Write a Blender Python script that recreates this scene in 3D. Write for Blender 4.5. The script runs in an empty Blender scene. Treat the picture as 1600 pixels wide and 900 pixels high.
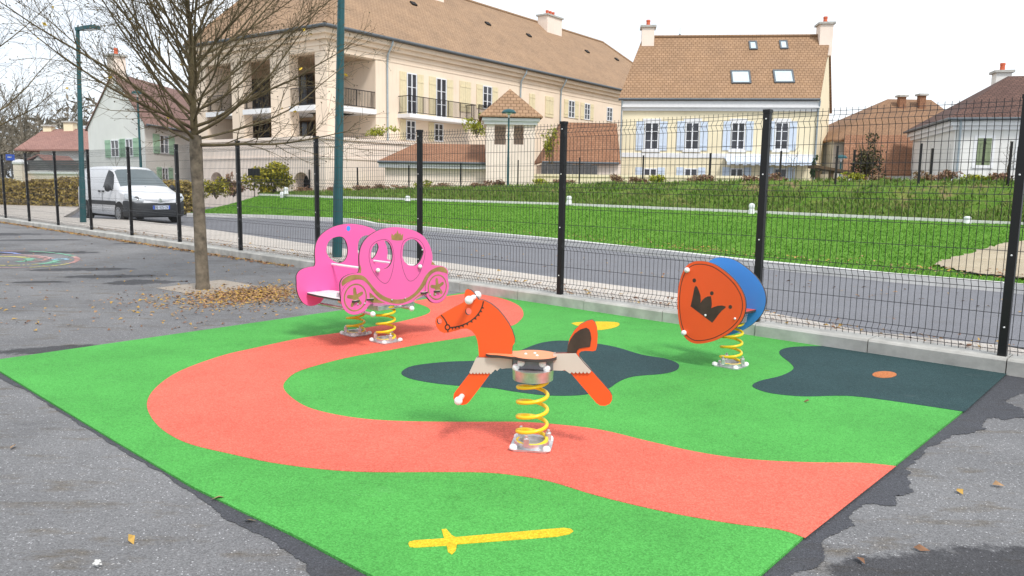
import bpy, bmesh, math, random
import numpy as np
from mathutils import Vector, Matrix
from mathutils.geometry import tessellate_polygon
random.seed(7)
RNG = np.random.default_rng(11)
PI = math.pi
sc = bpy.context.scene
COL = sc.collection

# ------------------------------------------------------------------ camera
F, HC = 1195.0, 1.36
PITCH = math.radians(7.6)
ROLL = math.radians(.88)
TS = .88                           # size of the spring toys' fittings
cam = bpy.data.cameras.new('camera')
cam.sensor_width = 36
cam.lens = F / 1600 * 36
cam.clip_start = .05
cam.clip_end = 3000
co = bpy.data.objects.new('camera', cam)
COL.objects.link(co)
co.location = (0, 0, HC)
co.rotation_euler = (Matrix.Rotation(PI / 2 - PITCH, 3, 'X') @ Matrix.Rotation(ROLL, 3, 'Z')).to_euler()
sc.camera = co

# ------------------------------------------------------------------ sky, sun, exposure
SUN_EL, SUN_AZ = 52, 150          # the sun stands behind the camera, to its right
wd = bpy.data.worlds.new('World')
sc.world = wd
wd.use_nodes = True
nt = wd.node_tree
nt.nodes.clear()
N, LK = nt.nodes.new, nt.links.new
out = N('ShaderNodeOutputWorld')
bg = N('ShaderNodeBackground')
sky = N('ShaderNodeTexSky')
sky.sky_type = 'NISHITA'
sky.sun_disc = False
sky.sun_elevation = math.radians(SUN_EL)
sky.sun_rotation = math.radians(SUN_AZ)
tc = N('ShaderNodeTexCoord')
mp = N('ShaderNodeMapping')
mp.inputs['Scale'].default_value = (1.2, 1.2, 3.5)
nz = N('ShaderNodeTexNoise')
nz.inputs['Scale'].default_value = 1.6
nz.inputs['Detail'].default_value = 5
rp = N('ShaderNodeValToRGB')
rp.color_ramp.elements[0].position = .3
rp.color_ramp.elements[0].color = (5.7, 6.5, 7.5, 1)
rp.color_ramp.elements[1].position = .6
rp.color_ramp.elements[1].color = (9.4, 9.7, 10.0, 1)
mx = N('ShaderNodeMix')
mx.data_type = 'RGBA'
mx.inputs[0].default_value = .86
LK(tc.outputs['Generated'], mp.inputs['Vector'])
LK(mp.outputs['Vector'], nz.inputs['Vector'])
LK(nz.outputs['Fac'], rp.inputs['Fac'])
LK(sky.outputs['Color'], mx.inputs[6])
LK(rp.outputs['Color'], mx.inputs[7])
LK(mx.outputs[2], bg.inputs['Color'])
bg.inputs['Strength'].default_value = .08
LK(bg.outputs['Background'], out.inputs['Surface'])
sl = bpy.data.lights.new('sun', 'SUN')
sl.energy = 1.6
sl.angle = math.radians(12)
sl.color = (1, .96, .9)
so = bpy.data.objects.new('sun', sl)
COL.objects.link(so)
_e, _a = math.radians(SUN_EL), math.radians(SUN_AZ)
so.rotation_euler = Vector((math.sin(_a) * math.cos(_e), math.cos(_a) * math.cos(_e), math.sin(_e))).to_track_quat('Z', 'Y').to_euler()
sc.view_settings.view_transform = 'Standard'
sc.view_settings.look = 'None'
sc.view_settings.gamma = 1
sc.view_settings.use_curve_mapping = False
sc.view_settings.exposure = .85
sc.cycles.max_bounces = 6
sc.cycles.transparent_max_bounces = 8


# ------------------------------------------------------------------ pixel helpers (photo pixels -> points in the place)
def ray(px, py):
    ax, ay = (px - 800) / F, -(py - 450) / F
    cx, cy = ax * math.cos(ROLL) - ay * math.sin(ROLL), ax * math.sin(ROLL) + ay * math.cos(ROLL)
    return Vector((cx, math.cos(PITCH) + cy * math.sin(PITCH), -math.sin(PITCH) + cy * math.cos(PITCH)))


def G(px, py, z=0.0):
    r = ray(px, py)
    return Vector((0, 0, HC)) + r * ((z - HC) / r.z)


def W(px, py, D):
    r = ray(px, py)
    return Vector((0, 0, HC)) + r * (D / r.y)


def proj(p):
    fw = p[1] * math.cos(PITCH) - (p[2] - HC) * math.sin(PITCH)
    X, Y = p[0] / fw, (p[1] * math.sin(PITCH) + (p[2] - HC) * math.cos(PITCH)) / fw
    return 800 + F * (X * math.cos(ROLL) + Y * math.sin(ROLL)), 450 - F * (-X * math.sin(ROLL) + Y * math.cos(ROLL))


class Plane:
    """vertical plane through o along u; on(px,py) -> (s,z); at(s,z,d) -> world, d towards the viewer"""

    def __init__(s, o, u):
        s.o = Vector((o[0], o[1], 0))
        s.u = Vector((u[0], u[1], 0)).normalized()
        s.n = Vector((s.u.y, -s.u.x, 0))
        if s.n.dot(s.o) > 0:
            s.n = -s.n

    def on(s, px, py):
        r = ray(px, py)
        t = (s.o - Vector((0, 0, HC))).dot(s.n) / r.dot(s.n)
        p = Vector((0, 0, HC)) + r * t
        return (p - s.o).dot(s.u), p.z

    def at(s, a, z, d=0.0):
        p = s.o + s.u * a + s.n * d
        return Vector((p.x, p.y, z))


def smooth(pts, n=5, closed=True):
    P = [np.array(p, float) for p in pts]
    m = len(P)
    o = []
    for i in range(m if closed else m - 1):
        p0, p1, p2, p3 = ([P[(i + k) % m] for k in (-1, 0, 1, 2)] if closed else
                          [P[max(0, i - 1)], P[i], P[i + 1], P[min(m - 1, i + 2)]])
        for k in range(n):
            t = k / n
            o.append(.5 * (2 * p1 + (p2 - p0) * t + (2 * p0 - 5 * p1 + 4 * p2 - p3) * t * t + (3 * p1 - p0 - 3 * p2 + p3) * t ** 3))
    if not closed:
        o.append(P[-1])
    return [tuple(q) for q in o]


def ell(cx, cy, rx, ry=None, n=24):
    ry = rx if ry is None else ry
    return [(cx + rx * math.cos(2 * PI * k / n), cy + ry * math.sin(2 * PI * k / n)) for k in range(n)]


# ------------------------------------------------------------------ mesh builder
class MB:
    def __init__(s):
        s.v, s.f, s.m = [], [], []

    def add(s, vs, fs, mi=0):
        b = len(s.v)
        s.v += [tuple(v) for v in vs]
        for f in fs:
            s.f.append(tuple(b + i for i in f))
            s.m.append(mi)
        return s

    def quad(s, a, b, c, d, mi=0):
        return s.add([a, b, c, d], [(0, 1, 2, 3)], mi)

    def frame(s, o, x, y, z, mi=0):
        """box: corner o and three edge vectors"""
        o, x, y, z = map(Vector, (o, x, y, z))
        vs = [o, o + x, o + x + y, o + y, o + z, o + x + z, o + x + y + z, o + y + z]
        fs = [(0, 3, 2, 1), (4, 5, 6, 7), (0, 1, 5, 4), (1, 2, 6, 5), (2, 3, 7, 6), (3, 0, 4, 7)]
        if x.cross(y).dot(z) < 0:
            fs = [f[::-1] for f in fs]
        return s.add(vs, fs, mi)

    def box(s, c, d, rz=0, mi=0):
        R = Matrix.Rotation(rz, 3, 'Z')
        x, y, z = R @ Vector((d[0], 0, 0)), R @ Vector((0, d[1], 0)), Vector((0, 0, d[2]))
        return s.frame(Vector(c) - (x + y + z) / 2, x, y, z, mi)

    def bx(s, p, a0, a1, z0, z1, d0, d1, mi=0):
        """box on a Plane"""
        return s.frame(p.at(a0, z0, d0), p.u * (a1 - a0), p.n * (d1 - d0), Vector((0, 0, z1 - z0)), mi)

    def prism(s, outer, holes, to3, d0, d1, mi=0, side=None):
        """extrude a 2D outline with holes; to3(a,b,d)"""
        side = mi if side is None else side
        loops = [list(outer)] + [list(h) for h in holes]
        flat = [q for l in loops for q in l]
        tri = tessellate_polygon([[Vector((q[0], q[1], 0)) for q in l] for l in loops])
        n = len(flat)
        s.add([to3(q[0], q[1], d1) for q in flat], tri, mi)
        s.add([to3(q[0], q[1], d0) for q in flat], [t[::-1] for t in tri], mi)
        for l in loops:
            m = len(l)
            s.add([to3(q[0], q[1], d) for d in (d0, d1) for q in l], [(i, (i + 1) % m, m + (i + 1) % m, m + i) for i in range(m)], side)
        return s

    def sheet(s, poly, z, mi=0, skirt=0.0):
        s.prism(poly, [], lambda a, b, d: (a, b, d), z - max(skirt, .0005), z, mi)
        return s

    def tube(s, pts, r, n=8, cap=True, mi=0):
        pts = [Vector(p) for p in pts]
        rs = list(r) if hasattr(r, '__len__') else [r] * len(pts)
        vs, fs = [], []
        prev = None
        for i, p in enumerate(pts):
            t = (pts[min(i + 1, len(pts) - 1)] - pts[max(i - 1, 0)])
            t = t.normalized() if t.length > 1e-9 else Vector((0, 0, 1))
            a = prev - t * prev.dot(t) if prev else t.orthogonal()
            a = a.normalized() if a.length > 1e-6 else t.orthogonal().normalized()
            prev = a
            b = t.cross(a)
            for k in range(n):
                q = 2 * PI * k / n
                vs.append(p + (a * math.cos(q) + b * math.sin(q)) * rs[i])
        for i in range(len(pts) - 1):
            for k in range(n):
                fs.append((i * n + k, i * n + (k + 1) % n, (i + 1) * n + (k + 1) % n, (i + 1) * n + k))
        if cap:
            fs.append(tuple(range(n))[::-1])
            fs.append(tuple(range((len(pts) - 1) * n, len(pts) * n)))
        return s.add(vs, fs, mi)

    def lathe(s, prof, c, n=24, axis=(0, 0, 1), mi=0):
        c = Vector(c)
        ax = Vector(axis).normalized()
        a = ax.orthogonal().normalized()
        b = ax.cross(a)
        vs, fs = [], []
        for r, h in prof:
            for k in range(n):
                q = 2 * PI * k / n
                vs.append(c + ax * h + (a * math.cos(q) + b * math.sin(q)) * r)
        for i in range(len(prof) - 1):
            for k in range(n):
                fs.append((i * n + k, i * n + (k + 1) % n, (i + 1) * n + (k + 1) % n, (i + 1) * n + k))
        fs.append(tuple(range(n))[::-1])
        fs.append(tuple(range((len(prof) - 1) * n, len(prof) * n)))
        return s.add(vs, fs, mi)

    def ball(s, c, r, n=12, squash=1):
        pr = [(max(1e-4, r * math.sin(PI * k / 8)), -r * squash * math.cos(PI * k / 8)) for k in range(9)]
        return s.lathe(pr, c, n)

    def build(s, name, mats, parent=None, smooth_deg=None, label=None, kind=None, bevel=0, loc=None):
        me = bpy.data.meshes.new(name)
        off = Vector(loc) if loc is not None else None
        vs = [tuple(Vector(v) - off) for v in s.v] if off else s.v
        me.from_pydata(vs, [], s.f)
        mats = mats if isinstance(mats, (list, tuple)) else [mats]
        for m in mats:
            me.materials.append(m)
        me.polygons.foreach_set('material_index', s.m)
        me.update()
        bmm = bmesh.new()
        bmm.from_mesh(me)
        if len(s.f) < 20000:
            bmesh.ops.recalc_face_normals(bmm, faces=bmm.faces)
        uv = bmm.loops.layers.uv.new('UVMap')
        for f in bmm.faces:
            n = f.normal
            t = Vector((-n.y, n.x, 0))
            t = t.normalized() if t.length > .05 else Vector((1, 0, 0))
            b = n.cross(t)
            for l in f.loops:
                l[uv].uv = (l.vert.co.dot(t), l.vert.co.dot(b))
        bmm.to_mesh(me)
        bmm.free()
        if smooth_deg:
            me.polygons.foreach_set('use_smooth', [True] * len(me.polygons))
            me.set_sharp_from_angle(angle=math.radians(smooth_deg))
        o = bpy.data.objects.new(name, me)
        COL.objects.link(o)
        if off:
            o.location = off
        if parent:
            o.parent = parent
            o.matrix_parent_inverse = Matrix.Translation(parent.location).inverted() if parent.type == 'EMPTY' or parent.location.length else Matrix()
        if bevel:
            bv = o.modifiers.new('bevel', 'BEVEL')
            bv.width = bevel
            bv.segments = 2
            bv.limit_method = 'ANGLE'
            bv.angle_limit = math.radians(50)
        if label:
            o['label'] = label
        if kind:
            o['kind'] = kind
        return o


def build_each(mb, name, mats, parent, **kw):
    """one object per loose piece of the builder"""
    par = list(range(len(mb.v)))

    def find(i):
        while par[i] != i:
            par[i] = par[par[i]]
            i = par[i]
        return i
    for f in mb.f:
        for j in f[1:]:
            par[find(j)] = find(f[0])
    groups = {}
    for f, mi in zip(mb.f, mb.m):
        groups.setdefault(find(f[0]), []).append((f, mi))
    res = []
    for fs in groups.values():
        ids = sorted({i for f, _ in fs for i in f})
        mp_ = {v: k for k, v in enumerate(ids)}
        m = MB()
        m.v = [mb.v[i] for i in ids]
        m.f = [tuple(mp_[i] for i in f) for f, _ in fs]
        m.m = [mi for _, mi in fs]
        res.append(m.build(name, mats, parent, **kw))
    return res


def thing(name, label, cat, loc, group=None):
    o = bpy.data.objects.new(name, None)
    COL.objects.link(o)
    o.location = loc
    o.empty_display_size = .1
    o['label'], o['category'] = label, cat
    if group:
        o['group'] = group
    bpy.context.view_layer.update()
    return o


def tag(o, label, cat, group=None):
    o['label'], o['category'] = label, cat
    if group:
        o['group'] = group
    return o


def dup(root, loc, label=None):
    r = root.copy()
    COL.objects.link(r)
    r.location = loc
    if label:
        r['label'] = label
    for ch in root.children:
        c = ch.copy()
        COL.objects.link(c)
        c.parent = r
        for g in ch.children:
            d = g.copy()
            COL.objects.link(d)
            d.parent = c
    return r


# ------------------------------------------------------------------ materials
def lin(r, g, b, k=1.0):
    f = lambda c: (c / 255 / 12.92 if c / 255 <= .04045 else ((c / 255 + .055) / 1.055) ** 2.4) * k
    return (f(r), f(g), f(b))


class Sh:
    def __init__(s, name, rough=.6, spec=.5, metal=0):
        s.m = bpy.data.materials.new(name)
        s.m.use_nodes = True
        s.t = s.m.node_tree
        s.p = s.t.nodes['Principled BSDF']
        s.p.inputs['Roughness'].default_value = rough
        s.p.inputs['Specular IOR Level'].default_value = spec
        s.p.inputs['Metallic'].default_value = metal
        s.c = s.n('ShaderNodeTexCoord')

    def n(s, t, **kw):
        q = s.t.nodes.new(t)
        for k, v in kw.items():
            if k in q.inputs:
                q.inputs[k].default_value = v
            else:
                setattr(q, k, v)
        return q

    def l(s, a, b):
        s.t.links.new(a, b)

    def coord(s, which='Object', scale=(1, 1, 1)):
        mpn = s.n('ShaderNodeMapping')
        mpn.inputs['Scale'].default_value = scale
        s.l(s.c.outputs[which], mpn.inputs['Vector'])
        return mpn.outputs['Vector']

    def noise(s, vec, scale, detail=4, rough=.55):
        q = s.n('ShaderNodeTexNoise', Scale=scale, Detail=detail, Roughness=rough)
        s.l(vec, q.inputs['Vector'])
        return q.outputs['Fac']

    def voro(s, vec, scale):
        q = s.n('ShaderNodeTexVoronoi', Scale=scale)
        s.l(vec, q.inputs['Vector'])
        return q

    def ramp(s, fac, *stops):
        q = s.n('ShaderNodeValToRGB')
        e = q.color_ramp.elements
        while len(e) < len(stops):
            e.new(.5)
        for x, (p, c) in zip(e, stops):
            x.position = p
            x.color = (*c, 1) if len(c) == 3 else c
        s.l(fac, q.inputs['Fac'])
        return q.outputs['Color']

    def mix(s, a, b, fac, mode='MIX'):
        q = s.n('ShaderNodeMix', data_type='RGBA', blend_type=mode)
        for v, i in ((fac, 0), (a, 6), (b, 7)):
            if hasattr(v, 'is_linked'):
                s.l(v, q.inputs[i])
            else:
                q.inputs[i].default_value = v if not isinstance(v, tuple) or len(v) == 4 else (*v, 1)
        return q.outputs[2]

    def bump(s, h, strength=.3, dist=.01):
        q = s.n('ShaderNodeBump', Strength=strength, Distance=dist)
        s.l(h, q.inputs['Height'])
        s.l(q.outputs['Normal'], s.p.inputs['Normal'])

    def col(s, c):
        if hasattr(c, 'is_linked'):
            s.l(c, s.p.inputs['Base Color'])
        else:
            s.p.inputs['Base Color'].default_value = (*c, 1)
        return s.m


def plain(name, c, rough=.5, var=.1, scale=6, spec=.5, metal=0, bump=0, bscale=90, which='Object'):
    s = Sh(name, rough, spec, metal)
    v = s.coord(which)
    f = s.noise(v, scale)
    lo, hi = tuple(x * (1 - var) for x in c), tuple(min(1, x * (1 + var)) for x in c)
    if bump:
        s.bump(s.noise(v, bscale, 3), bump, .004)
    return s.col(s.ramp(f, (.3, lo), (.7, hi)))


def rubber(name, c):
    s = Sh(name, .85, .25)
    v = s.coord()
    q = s.voro(v, 170)
    sp = s.n('ShaderNodeSeparateColor')
    s.l(q.outputs['Color'], sp.inputs[0])
    k = s.ramp(sp.outputs[0], (0, tuple(x * .76 for x in c)), (.5, c), (1, tuple(min(1, x * 1.2 + .012) for x in c)))
    big = s.ramp(s.noise(v, 1.3, 6, .65), (.28, (.8, .8, .8)), (.72, (1.1, 1.1, 1.1)))
    dirt = s.ramp(s.noise(v, 14, 5, .7), (.25, (.8, .78, .74)), (.42, (1, 1, 1)))
    s.bump(q.outputs['Distance'], .55, .004)
    scuff = s.ramp(s.noise(s.coord('Object', (1, 1.8, 1)), 2.1, 8, .75), (.6, (0, 0, 0)), (.78, (.28, .28, .28)))
    k = s.mix(k, tuple(min(1, x * .75 + .16) for x in c), scuff)
    return s.col(s.mix(s.mix(k, big, 1.0, 'MULTIPLY'), dirt, 1.0, 'MULTIPLY'))


def asphalt(name, c, stain=1.0, stone=.25, damp=()):
    s = Sh(name, .8, .35)
    v = s.coord()
    q = s.voro(v, 190)
    sp = s.n('ShaderNodeSeparateColor')
    s.l(q.outputs['Color'], sp.inputs[0])
    k = s.ramp(sp.outputs[0], (0, tuple(x * .68 for x in c)), (.45, c), (.85, tuple(x * 1.18 for x in c)), (.975, tuple(x * 1.32 for x in c)), (1, tuple(min(.8, x * (1.6 + stone * 8)) for x in c)))
    big = s.ramp(s.noise(v, .7, 7, .62), (.32, (.72, .72, .73)), (.62, (1.08, 1.08, 1.08)))
    br = s.ramp(s.noise(s.coord('Object', (1, 3.2, 1)), 2.3, 6, .7), (.53, (1, 1, 1)), (.7, (.72, .62, .48)))
    dk = s.ramp(s.noise(s.coord('Object', (.55, 1.9, 1)), 1.05, 5, .6), (.63, (1, 1, 1)), (.74, (.5, .5, .52)))
    k = s.mix(k, big, stain, 'MULTIPLY')
    k = s.mix(k, br, stain, 'MULTIPLY')
    k = s.mix(k, dk, stain, 'MULTIPLY')
    if damp:
        wob = s.n('ShaderNodeTexNoise', Scale=3.2, Detail=8, Roughness=.72)
        s.l(v, wob.inputs['Vector'])
        tot = None
        for cx, cy, rx, ry, ang in damp:
            mpn = s.n('ShaderNodeMapping', vector_type='TEXTURE')
            mpn.inputs['Location'].default_value = (cx, cy, 0)
            mpn.inputs['Rotation'].default_value = (0, 0, ang)
            mpn.inputs['Scale'].default_value = (rx, ry, 1)
            s.l(s.c.outputs['Object'], mpn.inputs['Vector'])
            ln_ = s.n('ShaderNodeVectorMath', operation='LENGTH')
            s.l(mpn.outputs['Vector'], ln_.inputs[0])
            ad = s.n('ShaderNodeMath', operation='ADD')
            s.l(ln_.outputs['Value'], ad.inputs[0])
            mu = s.n('ShaderNodeMath', operation='MULTIPLY_ADD')
            mu.inputs[1].default_value = 2.4
            mu.inputs[2].default_value = -1.2
            s.l(wob.outputs['Fac'], mu.inputs[0])
            s.l(mu.outputs[0], ad.inputs[1])
            rg = s.n('ShaderNodeMapRange')
            rg.inputs['From Min'].default_value = .88
            rg.inputs['From Max'].default_value = 1.08
            rg.inputs['To Min'].default_value = 1
            rg.inputs['To Max'].default_value = 0
            s.l(ad.outputs[0], rg.inputs['Value'])
            if tot is None:
                tot = rg.outputs[0]
            else:
                mxx = s.n('ShaderNodeMath', operation='MAXIMUM')
                s.l(tot, mxx.inputs[0])
                s.l(rg.outputs[0], mxx.inputs[1])
                tot = mxx.outputs[0]
        k = s.mix(k, s.mix(k, (.36, .36, .38), 1.0, 'MULTIPLY'), tot)
    s.bump(q.outputs['Distance'], .5, .005)
    return s.col(k)


def tiles(name, ca, cb, cm, w=.19, h=.13, mort=.012):
    s = Sh(name, .85, .25)
    v = s.coord('UV')
    b = s.n('ShaderNodeTexBrick', Scale=1.0)
    b.inputs['Brick Width'].default_value = w
    b.inputs['Row Height'].default_value = h
    b.inputs['Mortar Size'].default_value = mort
    b.inputs['Mortar Smooth'].default_value = .4
    b.inputs['Bias'].default_value = 0
    b.inputs['Color1'].default_value = (*ca, 1)
    b.inputs['Color2'].default_value = (*cb, 1)
    b.inputs['Mortar'].default_value = (*cm, 1)
    s.l(v, b.inputs['Vector'])
    big = s.ramp(s.noise(v, .6, 6, .65), (.3, (.84, .84, .86)), (.7, (1.1, 1.08, 1.06)))
    fi = s.ramp(s.noise(v, 5, 4, .7), (.3, (.88, .88, .88)), (.7, (1.1, 1.1, 1.1)))
    s.bump(b.outputs['Fac'], -.5, .02)
    return s.col(s.mix(s.mix(b.outputs['Color'], big, 1.0, 'MULTIPLY'), fi, 1.0, 'MULTIPLY'))


def render_wall(name, c):
    s = Sh(name, .9, .2)
    v = s.coord()
    a = s.ramp(s.noise(v, .5, 6, .6), (.3, tuple(x * .92 for x in c)), (.7, tuple(min(.9, x * 1.05) for x in c)))
    st = s.ramp(s.noise(s.coord('Object', (3, 3, .25)), 1.6, 5, .6), (.55, (1, 1, 1)), (.8, (.9, .88, .85)))
    s.bump(s.noise(v, 60, 3), .15, .004)
    return s.col(s.mix(a, st, 1.0, 'MULTIPLY'))


def grassy(name, a, b, c, scale=1.6, soil=None):
    s = Sh(name, .9, .15)
    v = s.coord()
    k = s.ramp(s.noise(v, scale, 8, .7), (.32, a), (.5, b), (.68, c))
    f = s.ramp(s.noise(s.coord('Object', (1, 1, .4)), 38, 3, .7), (.3, (.55, .55, .5)), (.7, (1.3, 1.3, 1.2)))
    k = s.mix(k, f, 1.0, 'MULTIPLY')
    if soil:
        k = s.mix(k, soil, s.ramp(s.noise(v, .85, 7, .72), (.52, (0, 0, 0)), (.62, (.8, .8, .8))))
    s.bump(s.noise(v, 45, 4), .8, .03)
    return s.col(k)


def leafmat(name, a, b, c, scale=9):
    s = Sh(name, .7, .25)
    q = s.voro(s.coord(), scale * 3)
    sp = s.n('ShaderNodeSeparateColor')
    s.l(q.outputs['Color'], sp.inputs[0])
    return s.col(s.ramp(sp.outputs[0], (.1, a), (.5, b), (.9, c)))


M = {}
M['green'] = rubber('green rubber', (.08, .375, .07))
M['red'] = rubber('red rubber', (.75, .15, .102))
M['pond'] = rubber('slate rubber', (.026, .062, .066))
M['yellowr'] = rubber('yellow rubber', (.75, .5, .02))
M['terra'] = rubber('terracotta rubber', (.5, .17, .06))
_dp = []
for _x, _y, _rx, _ry in ((1500, 905, .62, .22), (95, 546, .5, .16), (1640, 592, .7, .3), (130, 421, .8, .22), (175, 432, .7, .2), (-10, 366, 1.2, .5), (60, 375, 1.0, .25), (220, 441, .5, .25), (60, 441, .35, .12), (30, 395, 1.4, .3), (250, 380, .8, .25)):
    _g = G(_x, _y)
    _dp.append((_g.x, _g.y, _rx, _ry, .25))
M['asphalt'] = asphalt('old asphalt', (.185, .184, .188), 1.0, .2, _dp)
M['tar'] = asphalt('dark new asphalt', (.066, .068, .078), .5, .06)
M['wet'] = asphalt('damp asphalt', (.075, .075, .08), .4, .2)
M['road'] = asphalt('road asphalt', (.18, .182, .2), .35, .05)
M['pave'] = asphalt('pale pavement', (.56, .51, .46), .45, .02)
M['sand'] = asphalt('sandy gravel', (.44, .37, .26), .8, .02)
M['pit'] = asphalt('tree pit gravel', (.36, .31, .26), .5, .05)
M['kerb'] = plain('kerb concrete', (.44, .43, .4), .9, .24, 5, bump=.4)
M['kerbw'] = plain('pale kerb concrete', (.66, .65, .63), .9, .1, 4, bump=.2)
M['lawn'] = grassy('lawn', (.065, .19, .015), (.105, .26, .025), (.15, .32, .042), 1.2)
M['bank'] = grassy('bank turf', (.07, .16, .018), (.11, .2, .03), (.2, .21, .06), 1.4, (.26, .17, .1))
M['field'] = grassy('far ground', (.12, .12, .09), (.15, .145, .11), (.19, .18, .14), .3)
M['wire'] = plain('black wire', (.012, .012, .014), .45, .1)
M['post'] = plain('black post paint', (.006, .006, .007), .4, .2, spec=.4)
M['white_pl'] = plain('white plastic', (.82, .82, .82), .35, .03)
M['orange'] = plain('orange panel', (.9, .102, .016), .45, .04, 3)
M['seat_or'] = plain('faded orange seat', (.82, .3, .14), .5, .06, 9)
M['edge'] = plain('panel core', (.05, .04, .038), .6, .15, 20)
M['pink'] = plain('pink panel', (.87, .135, .41), .42, .03, 3)
M['blue'] = plain('blue panel', (.055, .31, .86), .45, .05, 3)
M['redseat'] = plain('red seat panel', (.7, .09, .05), .55, .06, 8)
M['gold'] = plain('bronze inlay', (.33, .2, .07), .55, .25, 14)
M['brown'] = plain('dark brown inlay', (.055, .032, .022), .5, .35, 12)
M['beige'] = plain('beige panel', (.62, .54, .47), .5, .04, 6)
M['yellow'] = plain('yellow spring paint', (.86, .6, .018), .3, .05, 12)
M['steel'] = plain('galvanised steel', (.62, .62, .63), .38, .25, 18, metal=.85)
M['greymet'] = plain('grey clamp', (.2, .2, .21), .5, .2, 12, metal=.5)
M['speck'] = plain('speckled seat', (.74, .71, .69), .55, .22, 60)
M['teal'] = plain('teal paint', (.008, .075, .085), .4, .12, 3)
M['lampglass'] = plain('lamp glass', (.75, .76, .78), .2, .03)
M['bark'] = plain('mossy bark', (.11, .085, .043), .9, .4, 9, bump=.6, bscale=40)
M['trunk'] = plain('grey brown bark', (.15, .122, .088), .9, .5, 12, bump=.8, bscale=45)
M['farbark'] = plain('far twigs', (.19, .165, .13), .95, .3, 2)
M['leafy'] = leafmat('autumn leaves', (.5, .3, .03), (.42, .2, .05), (.26, .11, .04), 12)
M['leaf_tree'] = plain('yellow leaf', (.7, .48, .04), .6, .2)
M['cream'] = render_wall('peach render', (.85, .705, .565))
M['podium'] = render_wall('pale podium render', (.86, .735, .64))
M['buff'] = render_wall('buff render', (.85, .755, .54))
M['whitew'] = render_wall('white render', (.78, .77, .74))
M['trim'] = plain('white trim', (.78, .78, .79), .6, .04)
M['shade_in'] = render_wall('shaded loggia render', (.55, .4, .28))  # peach render darkened: shade inside loggia and tower put into the colour
M['roof_tan'] = tiles('tan tiles', (.335, .222, .138), (.38, .255, .162), (.225, .145, .09), .24, .2, .02)
M['roof_or'] = tiles('orange brown tiles', (.385, .243, .148), (.335, .208, .122), (.19, .115, .065), .26, .22, .024)
M['roof_brick'] = tiles('red brown tiles', (.28, .14, .082), (.33, .175, .105), (.15, .075, .045), .2, .14)
M['roof_dark'] = tiles('plum tiles', (.115, .065, .052), (.15, .085, .068), (.06, .036, .03), .24, .2, .022)
M['roof_mauve'] = tiles('mauve tiles', (.24, .15, .13), (.29, .185, .16), (.15, .09, .08), .2, .14)
M['roof_brown'] = tiles('brown tiles', (.25, .15, .09), (.3, .18, .105), (.17, .095, .06), .2, .14)
M['roof_pink'] = tiles('pinkish tiles', (.29, .16, .135), (.34, .195, .165), (.2, .11, .095), .2, .14)
M['gutter'] = plain('zinc gutter', (.1, .115, .13), .5, .15)
M['zinc'] = plain('zinc pipe', (.33, .39, .43), .5, .12)
M['pot'] = plain('red chimney pot', (.6, .12, .05), .7, .12)
M['frame'] = plain('window frame', (.78, .79, .82), .45, .03)
M['glass'] = plain('dark window glass', (.04, .042, .052), .1, .5, .9, spec=.5)  # uneven tone stands in for varied reflections in the panes
M['skyglass'] = plain('sky reflection roof glass', (.55, .66, .72), .05, .05, spec=.9)  # pale blue sky reflection is put into the pane colour
M['shut_cream'] = plain('cream shutter', (.74, .64, .42), .6, .06)
M['shut_blue'] = plain('pale blue shutter', (.6, .68, .8), .6, .05)
M['shut_green'] = plain('sage shutter', (.22, .27, .15), .6, .08)
M['shut_mint'] = plain('mint shutter', (.33, .5, .36), .6, .08)
M['dark'] = plain('dark void', (.02, .018, .017), .9, .2)  # near-black stands in for shade inside arches, wheel wells and slots
M['vanw'] = plain('white car paint', (.78, .79, .82), .22, .015, 2, spec=.6)
M['vanb'] = plain('black bumper plastic', (.022, .024, .028), .55, .15, 6)
M['tyre'] = plain('tyre rubber', (.015, .015, .016), .8, .2)
M['rim'] = plain('steel rim', (.3, .31, .33), .35, .1, metal=.7)
M['vglass'] = plain('van glass', (.012, .014, .016), .12, .3, 1, spec=.4)
M['wscreen'] = plain('van windscreen', (.13, .16, .17), .08, .12, 1.2, spec=.9)
M['chrome'] = plain('chrome', (.82, .83, .85), .15, .03, metal=.9)
M['lampc'] = plain('headlamp lens', (.6, .64, .68), .08, .25, 14, spec=.9)
M['plate'] = plain('plate white', (.62, .67, .78), .4, .03)
M['plateb'] = plain('plate blue', (.03, .09, .5), .4, .05)
M['ink'] = plain('black letters', (.02, .022, .03), .5, .05)
M['timber'] = plain('dark timber', (.09, .055, .03), .8, .3, 8)
M['slatgrey'] = plain('grey screen slats', (.09, .09, .095), .7, .15, 4)
M['hedge'] = leafmat('yellowing hedge', (.46, .35, .06), (.34, .25, .1), (.25, .18, .09), 6)
M['forsy'] = leafmat('yellow shrub leaves', (.5, .4, .03), (.3, .28, .03), (.14, .16, .03), 6)
M['pinkpl'] = leafmat('pinkish dry plants', (.36, .2, .15), (.26, .15, .1), (.22, .18, .08), 8)
M['deadpl'] = leafmat('dark shrub leaves', (.05, .04, .03), (.09, .06, .045), (.1, .11, .03), 8)
M['conif'] = leafmat('conifer leaves', (.02, .05, .02), (.035, .08, .03), (.06, .1, .04), 8)
M['yelgr'] = leafmat('yellow green leaves', (.4, .38, .03), (.28, .32, .04), (.2, .22, .03), 6)
M['blade'] = leafmat('grass blades', (.07, .2, .016), (.12, .28, .03), (.2, .35, .06), 20)
M['bladeb'] = leafmat('bank grass blades', (.09, .21, .022), (.13, .24, .035), (.24, .22, .09), 14)
M['signblue'] = plain('blue sign', (.02, .1, .6), .5, .05)

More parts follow.
